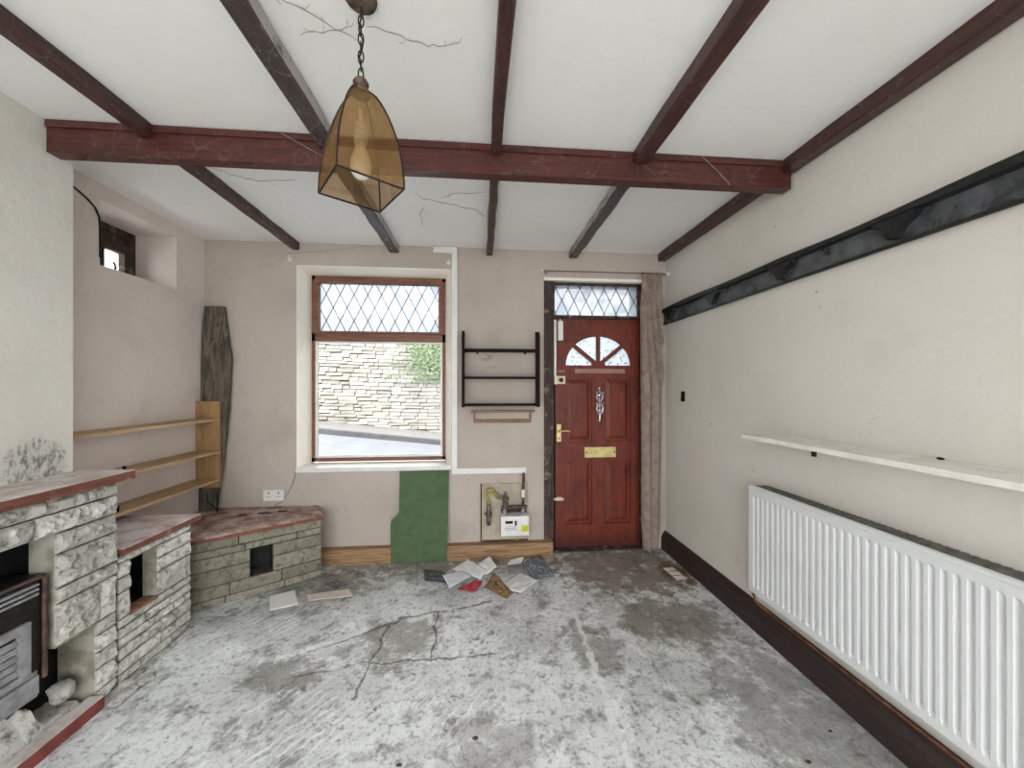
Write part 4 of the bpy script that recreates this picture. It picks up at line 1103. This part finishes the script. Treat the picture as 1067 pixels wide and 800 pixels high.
# top ledge with a gently wavy upper edge
n = 60; rows = []
for i in range(n+1):
    y = y0+(y1-y0)*i/n; zt = 2.080+.016*noise.noise(Vector((y*1.7, 2, 0)))
    rows.append([b.verts.new(p) for p in ((XR-.0185, y, 2.05), (XR-.058, y, 2.05), (XR-.062, y, zt-.008), (XR-.05, y, zt), (XR-.0185, y, zt+.006))])
for r1, r2 in zip(rows, rows[1:]):
    for k in range(5): b.faces.new((r1[k], r1[(k+1) % 5], r2[(k+1) % 5], r2[k]))
b.faces.new(rows[0]); b.faces.new(rows[-1][::-1])
obj('ledge', b, 'rail_black', rl)
for yb in (2.96, 2.39, 1.815, 1.28, .72):
    b = BM()
    pr = [(yb-.075, 2.0495), (yb-.072, 2.036), (yb-.055, 2.024), (yb-.035, 2.012), (yb-.021, 1.99), (yb-.014, 1.968), (yb+.014, 1.968), (yb+.021, 1.99), (yb+.035, 2.012), (yb+.055, 2.024), (yb+.072, 2.036), (yb+.075, 2.0495)]
    prism(b, [(XR-.0185, y, z) for y, z in pr], (-.034, 0, 0))
    obj('bracket', b, 'rail_black', rl, bev=.003)
b = BM(); box(b, XR-.026, XR-.0185, y0, y1, 1.945, 1.958); obj('bottom_bead', b, 'rail_black', rl, bev=.002)

ws = thing('wall_shelf', 'chalky white board shelf on cream wall above the radiator', 'shelf', (1.5, 1.2, 1.14))
b = BM(); ns = 30; rows = []
for i in range(ns+1):
    y = .35+(1.868-.35)*i/ns; xf = 1.398+.004*noise.noise(Vector((y*6, 0, 5)))
    rows.append([b.verts.new(p) for p in ((xf, y, 1.132), (XR-.001, y, 1.132), (XR-.001, y, 1.152), (xf, y, 1.152))])
for r1, r2 in zip(rows, rows[1:]):
    for k in range(4): b.faces.new((r1[k], r1[(k+1) % 4], r2[(k+1) % 4], r2[k]))
b.faces.new(rows[0]); b.faces.new(rows[-1][::-1])
obj('board', b, 'shelf_white', ws, bev=.002)
for y in (1.655, .75):
    b = BM(); box(b, XR-.012, XR-.001, y-.009, y+.009, 1.068, 1.1315); box(b, 1.45, XR-.012, y-.006, y+.006, 1.122, 1.1315); obj('bracket', b, 'dark_metal', ws)
b = BM(); rock(b, (1.580, 1.143, 1.156), (.006, .011, .006), 77, 2)
tag(obj('dead_leaf_crumb', b, 'black', pos=(1.575, 1.143, 1.152)), 'small black crumb lying on the white wall shelf', 'crumb')
b = BM(); box(b, XR-.012, XR-.0005, 2.795, 2.832, 1.292, 1.372); bevel(b, .002)
sw = tag(obj('switch_plate', b, 'black_wood', pos=(XR, 2.81, 1.29)), 'small dark brown plate on cream wall beside the curtain', 'plate')
b = BM(); lathe(b, (XR-.015, 2.813, 1.332), [(.006, 0), (.008, .003)], 'X', 10); obj('button', b, 'dark_metal', sw)

# radiator
rad = thing('radiator', 'white ribbed panel radiator on cream wall below the shelf', 'radiator', (1.55, 1.35, .27))
RX, ry0, ry1, rz0, rz1 = 1.500, .752, 1.952, .266, .858
b = BM()
ys = []; p = .0333; y = ry0+.010; nfl = int((ry1-ry0-.02)/p)
ys.append((ry0, 0)); 
for k in range(nfl):
    yb = y+k*p
    ys += [(yb+.004, 0), (yb+.0085, 1), (yb+.0195, 1), (yb+.024, 0)]
ys.append((ry1, 0))
zs = [(rz0, .004, 0), (rz0+.004, 0, 0), (rz0+.034, 0, 0), (rz0+.048, 0, 1), (rz1-.062, 0, 1), (rz1-.048, 0, 0), (rz1-.022, 0, 0), (rz1-.018, .003, 0), (rz1-.014, 0, 0), (rz1-.004, 0, 0), (rz1, .005, 0)]
vs = [[b.verts.new((RX+ed+.012*g*gz, yy, z)) for yy, g in ys] for z, ed, gz in zs]
for r1, r2 in zip(vs, vs[1:]):
    for i in range(len(ys)-1): b.faces.new((r1[i], r1[i+1], r2[i+1], r2[i]))
rim = vs[0] + [r[-1] for r in vs[1:]] + vs[-1][::-1][1:] + [r[0] for r in vs[::-1][1:-1]]
bk = [b.verts.new((RX+.016, v.co.y, v.co.z)) for v in rim]
for k in range(len(rim)): b.faces.new((rim[k], rim[(k+1) % len(rim)], bk[(k+1) % len(rim)], bk[k]))
b.faces.new(bk)
obj('front_panel', b, 'rad', rad)
b = BM(); box(b, 1.560, 1.574, ry0+.01, ry1-.01, rz0+.01, rz1-.036); obj('rear_panel', b, 'rad_dark', rad, bev=.003)
b = BM()
box(b, 1.5165, 1.604, ry0+.004, ry1-.004, rz1-.012, rz1-.006)
for k in range(48): box(b, 1.5175, 1.603, ry0+.01+k*.0246, ry0+.022+k*.0246, rz1-.0058, rz1-.004)
obj('top_grille', b, 'rad_top', rad)
b = BM()
for k in range(28):
    yy = ry0+.03+k*.041; box(b, 1.5165, 1.5595, yy, yy+.002, rz0+.05, rz1-.036)
obj('convector_fin', b, 'rad_dark', rad)
for yy in (ry0+.15, ry1-.15):
    b = BM(); box(b, 1.5745, XR-.001, yy-.015, yy+.015, rz0+.08, rz1-.08); obj('wall_bracket', b, 'rad_dark', rad)
b = BM(); lathe(b, (1.540, ry1-.006, rz0+.03), [(.010, 0), (.011, .020), (.013, .022), (.013, .034)], 'Y', 12)
tube(b, [(1.540, ry1+.022, rz0+.034), (1.540, ry1+.022, rz0-.012), (1.548, ry1+.022, rz0-.04)], .0085, 10)
obj('valve', b, 'copper', rad, smooth=.7)
b = BM(); tube(b, [(1.548, ry1+.022, rz0-.041), (1.556, ry1+.018, .190), (1.572, ry1-.01, .172), (1.578, ry1-.08, .167), (1.578, 1.0, .167), (1.578, .2, .167), (1.578, YR+.02, .167)], .006, 10)
tag(obj('copper_pipe', b, 'copper', pos=(1.578, 1.2, .16), smooth=True), 'copper heating pipe lying along the top of dark skirting', 'pipe')

# ------------------------------------------------------------------ papers on the floor
def sheet(name, quadpts, mat, z=.003, curl=.01, seed=0, label='', cat='paper', group=None, thick=.0012, fold=None, n=12, lift=(0,0,0,0)):
    """four floor corners (ccw from first), curled; lift raises each corner"""
    b = BM(); uvl = b.loops.layers.uv.new('UVMap'); A_, B_, C_, D_ = [Vector((p[0], p[1], 0)) for p in quadpts]
    def P(u, v):
        q = A_.lerp(B_, u).lerp(D_.lerp(C_, u), v)
        h = curl*(.5+.8*noise.noise(Vector((u*1.6+seed, v*1.6, seed*.7))))*(1.0)
        h = max(0, h) + (1-u)*(1-v)*lift[0] + u*(1-v)*lift[1] + u*v*lift[2] + (1-u)*v*lift[3]
        if fold: h += fold*(abs(u-.5)*2)**1.5
        return (q.x, q.y, z+h)
    top = [[b.verts.new(P(i/n, j/n)) for j in range(n+1)] for i in range(n+1)]
    bot = [[b.verts.new(v.co-Vector((0,0,thick))) for v in r] for r in top]
    def face(vl, uvs):
        f = b.faces.new(vl)
        for lp, uv in zip(f.loops, uvs): lp[uvl].uv = uv
        f.smooth = True
    for i in range(n):
        for j in range(n):
            u = [(i/n, j/n), ((i+1)/n, j/n), ((i+1)/n, (j+1)/n), (i/n, (j+1)/n)]
            face([top[i][j], top[i+1][j], top[i+1][j+1], top[i][j+1]], u); face([bot[i][j], bot[i][j+1], bot[i+1][j+1], bot[i+1][j]], [u[0], u[3], u[2], u[1]])
    rim = [(i, 0) for i in range(n)] + [(n, j) for j in range(n)] + [(i, n) for i in range(n, 0, -1)] + [(0, j) for j in range(n, 0, -1)]
    for k in range(len(rim)):
        a, c = rim[k], rim[(k+1) % len(rim)]
        face([top[a[0]][a[1]], bot[a[0]][a[1]], bot[c[0]][c[1]], top[c[0]][c[1]]], [(0,0)]*4)
    c0 = (A_+B_+C_+D_)/4
    o = obj(name, b, mat, pos=(c0.x, c0.y, z-thick))
    return tag(o, label, cat, group)
G = 'post and papers scattered on the floor'
sheet('black_packet', [(-.43, 2.86), (-.27, 2.80), (-.215, 2.66), (-.40, 2.72)], 'paper_black', .022, .006, 1, 'black plastic wrapped packet at the window end of post heap', 'packet', G, .02)
sheet('letter', [(-.215, 2.81), (.0, 2.635), (.052, 2.74), (-.10, 2.945)], 'paper_white', .036, .008, 2, 'long white letter lying across the top of post heap', 'letter', G, lift=(0, 0, .008, .01))
sheet('envelope', [(-.208, 2.515), (-.06, 2.66), (-.15, 2.75), (-.275, 2.70)], 'paper_env', .050, .005, 3, 'bluish white envelope in front of post heap beside black packet', 'envelope', G, lift=(0,.004,0,0))
sheet('letter', [(.035, 2.70), (.125, 2.765), (.075, 2.95), (-.03, 2.85)], 'paper_white', .034, .018, 4, 'creased white letter at back of post heap near skirting', 'letter', G, lift=(0,.012,.02,0))
sheet('leaflet', [(-.165, 2.575), (-.04, 2.525), (.02, 2.662), (-.04, 2.665)], 'paper_red', .010, .008, 5, 'red leaflet poking out of the front of post heap', 'leaflet', G)
sheet('leaflet', [(.015, 2.56), (.175, 2.43), (.225, 2.47), (.10, 2.72)], 'paper_brown', .008, .02, 6, 'crumpled brown leaflet in front of post heap', 'leaflet', G, lift=(0, 0, .01, .012))
sheet('printed_form', [(.27, 2.475), (.415, 2.63), (.30, 2.76), (.12, 2.56)], 'paper_form', .018, .006, 7, 'white printed form at the door end of post heap', 'form', G)
sheet('magazine', [(.385, 2.64), (.545, 2.67), (.485, 2.96), (.325, 2.85)], 'paper_dark', .024, .014, 8, 'dark blue-grey magazine at the door end of post heap', 'magazine', G, .006, lift=(0,0,.012,.02))
sheet('leaflet', [(.20, 2.74), (.33, 2.76), (.34, 2.90), (.22, 2.88)], 'paper_grey', .008, .014, 9, 'grey leaflet half under magazine in post heap', 'leaflet', G)
sheet('leaflet', [(.05, 2.90), (.15, 2.91), (.14, 2.995), (.04, 2.99)], 'paper_brown', .010, .02, 10, 'brown scrap of leaflet behind white letters by skirting', 'leaflet', G)
sheet('leaflet', [(.21, 2.84), (.32, 2.86), (.35, 2.95), (.24, 2.93)], 'paper_white', .032, .010, 14, 'small pale slip on top of magazine edge in post heap', 'leaflet', G)
sheet('card', [(-1.314, 2.434), (-1.163, 2.493), (-1.279, 2.674), (-1.411, 2.614)], 'paper_plain', .004, .003, 11, 'plain white card lying alone on floor before the bench', 'card', G)
sheet('letter', [(-1.093, 2.456), (-.841, 2.554), (-.90, 2.653), (-1.15, 2.569)], 'paper_pink', .005, .006, 12, 'folded pinkish letter with raised edge on floor near bench', 'letter', G, fold=None, lift=(.034, 0, 0, .012))
sheet('photo_card', [(-1.0, 2.662), (-.942, 2.72), (-1.05, 2.795), (-1.106, 2.734)], 'paper_photo', .006, .004, 13, 'small dark card lying behind the pinkish letter', 'card', G, .003)
for k, (lab) in enumerate(('pale slip by dark skirting, closest of three to the curtain', 'pale slip by dark skirting, middle one of three', 'pale slip by dark skirting, farthest of three from the curtain')):
    y = 2.745-k*.062; x = 1.415+k*.006
    sheet('paper_slip', [(x, y-.045), (x+.085, y-.035), (x+.075, y+.012), (x-.008, y+.006)], 'paper_pink', .004, .002, 20+k, lab, 'slip', 'pale paper slips by the skirting')

# floor debris
for i, (x, y, r, mt_, lab) in enumerate(((1.103, 1.634, .016, 'rubble', 'grey chip of concrete on floor facing the radiator end'), (1.42, 1.389, .014, 'jamb_dark', 'dark crumb on floor under the radiator'),
                        (1.22, 1.28, .018, 'jamb_dark', 'dark sliver on floor at the frame edge below radiator'), (.651, 2.057, .012, 'jamb_dark', 'small dark chip on floor beside the pale joint line'),
                        (1.12, 2.196, .014, 'rubble', 'grey flake on stained floor before the door'), (-.021, 1.48, .02, 'jamb_dark', 'dark chip in the middle of pitted floor'),
                        (-.30, 1.40, .018, 'jamb_dark', 'dark chip on scratched floor toward the fireplace side'), (.83, 2.50, .018, 'rubble', 'pale flake of concrete near the post heap'), (1.32, 2.42, .012, 'jamb_dark', 'dark crumb on floor by skirting before the slips'))):
    r *= .62; b = BM(); rock(b, (x, y, r*.3), (r, r*.55, r*.4), 100+i, 2)
    tag(obj('floor_chip', b, mt_, pos=(x, y, 0)), lab, 'chip', 'chips scattered on the floor')

# ------------------------------------------------------------------ the street outside
def hill(x): return .22 - .108*x
b = BM()
prism(b, [(-14, D+WT+.02, hill(-14)-.1), (14, D+WT+.02, hill(14)-.1), (14, 7.78, hill(14)-.1), (-14, 7.78, hill(-14)-.1)], (0, 0, -.2))
struct('street_road', b, 'asphalt', 'sloping grey road outside the window', 'road')
b = BM(); prism(b, [(-14, 7.78, hill(-14)), (14, 7.78, hill(14)), (14, 7.92, hill(14)), (-14, 7.92, hill(-14))], (0, 0, -.3))
struct('street_kerb', b, 'kerb', 'grey kerb on far side of the road', 'kerb')
b = BM(); prism(b, [(-14, 7.92, hill(-14)+.004), (14, 7.92, hill(14)+.004), (14, 9.2, hill(14)+.004), (-14, 9.2, hill(-14)+.004)], (0, 0, -.3))
struct('street_pavement', b, 'pavement', 'pale pavement below the stone street wall', 'pavement')
sw_ = thing('street_wall', 'tall coursed stone wall across the road', 'wall', (-1, 9.0, .2), kind='structure')
b = BM(); prism(b, [(-9, 9.06, hill(-9)-.3), (6, 9.06, hill(6)-.3), (6, 9.06, 2.95), (-9, 9.06, 3.15)], (0, .4, 0)); obj('core', b, 'street_mortar', sw_)
b = BM(); v = -.6
while v < 3.0:
    hh = R.uniform(.06, .13); x = -9+R.uniform(0, .2)
    while x < 6:
        w = R.uniform(.16, .5)
        d = R.uniform(.0, .025); g = .008
        z0 = v+.03*math.sin(x*.9)-.02*x; zz = [z0+g+R.uniform(-.01,.01) for _ in range(2)]; zt = [z0+hh-g+R.uniform(-.012,.012) for _ in range(2)]
        f = [(x+g, 9.0+d, zz[0]), (x+w-g, 9.0+d+R.uniform(-.01,.01), zz[1]), (x+w-g, 9.0+d, zt[1]), (x+g, 9.0+d+R.uniform(-.01,.01), zt[0])]
        x += w
        if zt[0] > hill(x-w): prism(b, f, (0, .09, 0))
    v += hh
obj('stone', b, 'street_stone', sw_)
b = BM()
for i in range(900):
    cx, cz = R.gauss(-1.15, .38), R.gauss(2.15, .34)
    if cz > 2.75 or cz < 1.45: continue
    s = R.uniform(.025, .055); n0 = Vector((R.uniform(-.6,.6), -1, R.uniform(-.3,.9))).normalized(); u = n0.orthogonal().normalized(); w = n0.cross(u); a = R.uniform(0, 6.28)
    u, w = u*math.cos(a)+w*math.sin(a), w*math.cos(a)-u*math.sin(a); c = Vector((cx, 8.93-R.uniform(0,.10), cz))
    prism(b, [c+u*s, c+w*s*.7+u*.2*s, c-u*s*.7, c-w*s*.7+u*.2*s], n0*.003)
tag(obj('ivy', b, 'leaf', pos=(-1.15, 8.95, 1.5)), 'pale green ivy growing on the stone street wall', 'ivy')
# outside facing of the house keeps the reveal closed
b = BM(); cells(b, [XL-.45, W1[0], W1[1], DR[0], DR[1], 6], [-.9, .0, W1[2], DR[3], W1[3], 5.2], [W1, DR], lambda a, c, e, f: box(b, a, c, D+WT+.001, D+WT+.012, e, f))
struct('house_front_wall', b, 'brick_out', 'outer face of the house front', 'wall')

# ------------------------------------------------------------------ sky, camera
w = bpy.data.worlds.new('overcast_sky'); scene.world = w; w.use_nodes = True
wt = w.node_tree; wt.nodes.clear(); wo = wt.nodes.new('ShaderNodeOutputWorld'); bg = wt.nodes.new('ShaderNodeBackground')
tc = wt.nodes.new('ShaderNodeTexCoord'); sp = wt.nodes.new('ShaderNodeSeparateXYZ'); wt.links.new(tc.outputs['Generated'], sp.inputs[0])
mr = wt.nodes.new('ShaderNodeMapRange'); wt.links.new(sp.outputs[2], mr.inputs[0]); mr.inputs[1].default_value = 0; mr.inputs[2].default_value = .7
mx = wt.nodes.new('ShaderNodeMix'); mx.data_type = 'RGBA'; wt.links.new(mr.outputs[0], mx.inputs[0])
mx.inputs[6].default_value = (.94, .97, 1.0, 1); mx.inputs[7].default_value = (1.0, 1.015, 1.04, 1)
wt.links.new(mx.outputs[2], bg.inputs[0]); bg.inputs[1].default_value = 1.0; wt.links.new(bg.outputs[0], wo.inputs[0])
w.cycles.sampling_method = 'MANUAL'; w.cycles.sample_map_resolution = 256

cd = bpy.data.cameras.new('camera'); cam = bpy.data.objects.new('camera', cd); COL.objects.link(cam)
cd.sensor_width = 36; cd.lens = 385/1067*36; cd.shift_y = 4/1067; cd.clip_start = .02
cam.location = (0, 0, 1.4); cam.rotation_euler = (PI/2, 0, -math.atan(33/385))
scene.camera = cam

vs_ = scene.view_settings
vs_.view_transform = 'Standard'; vs_.look = 'None'; vs_.gamma = 1; vs_.use_curve_mapping = False; vs_.exposure = 2.76
scene.cycles.use_denoising = True
scene.cycles.max_bounces = 12; scene.cycles.diffuse_bounces = 8; scene.cycles.transparent_max_bounces = 12; scene.cycles.glossy_bounces = 4
scene.cycles.sample_clamp_indirect = 6
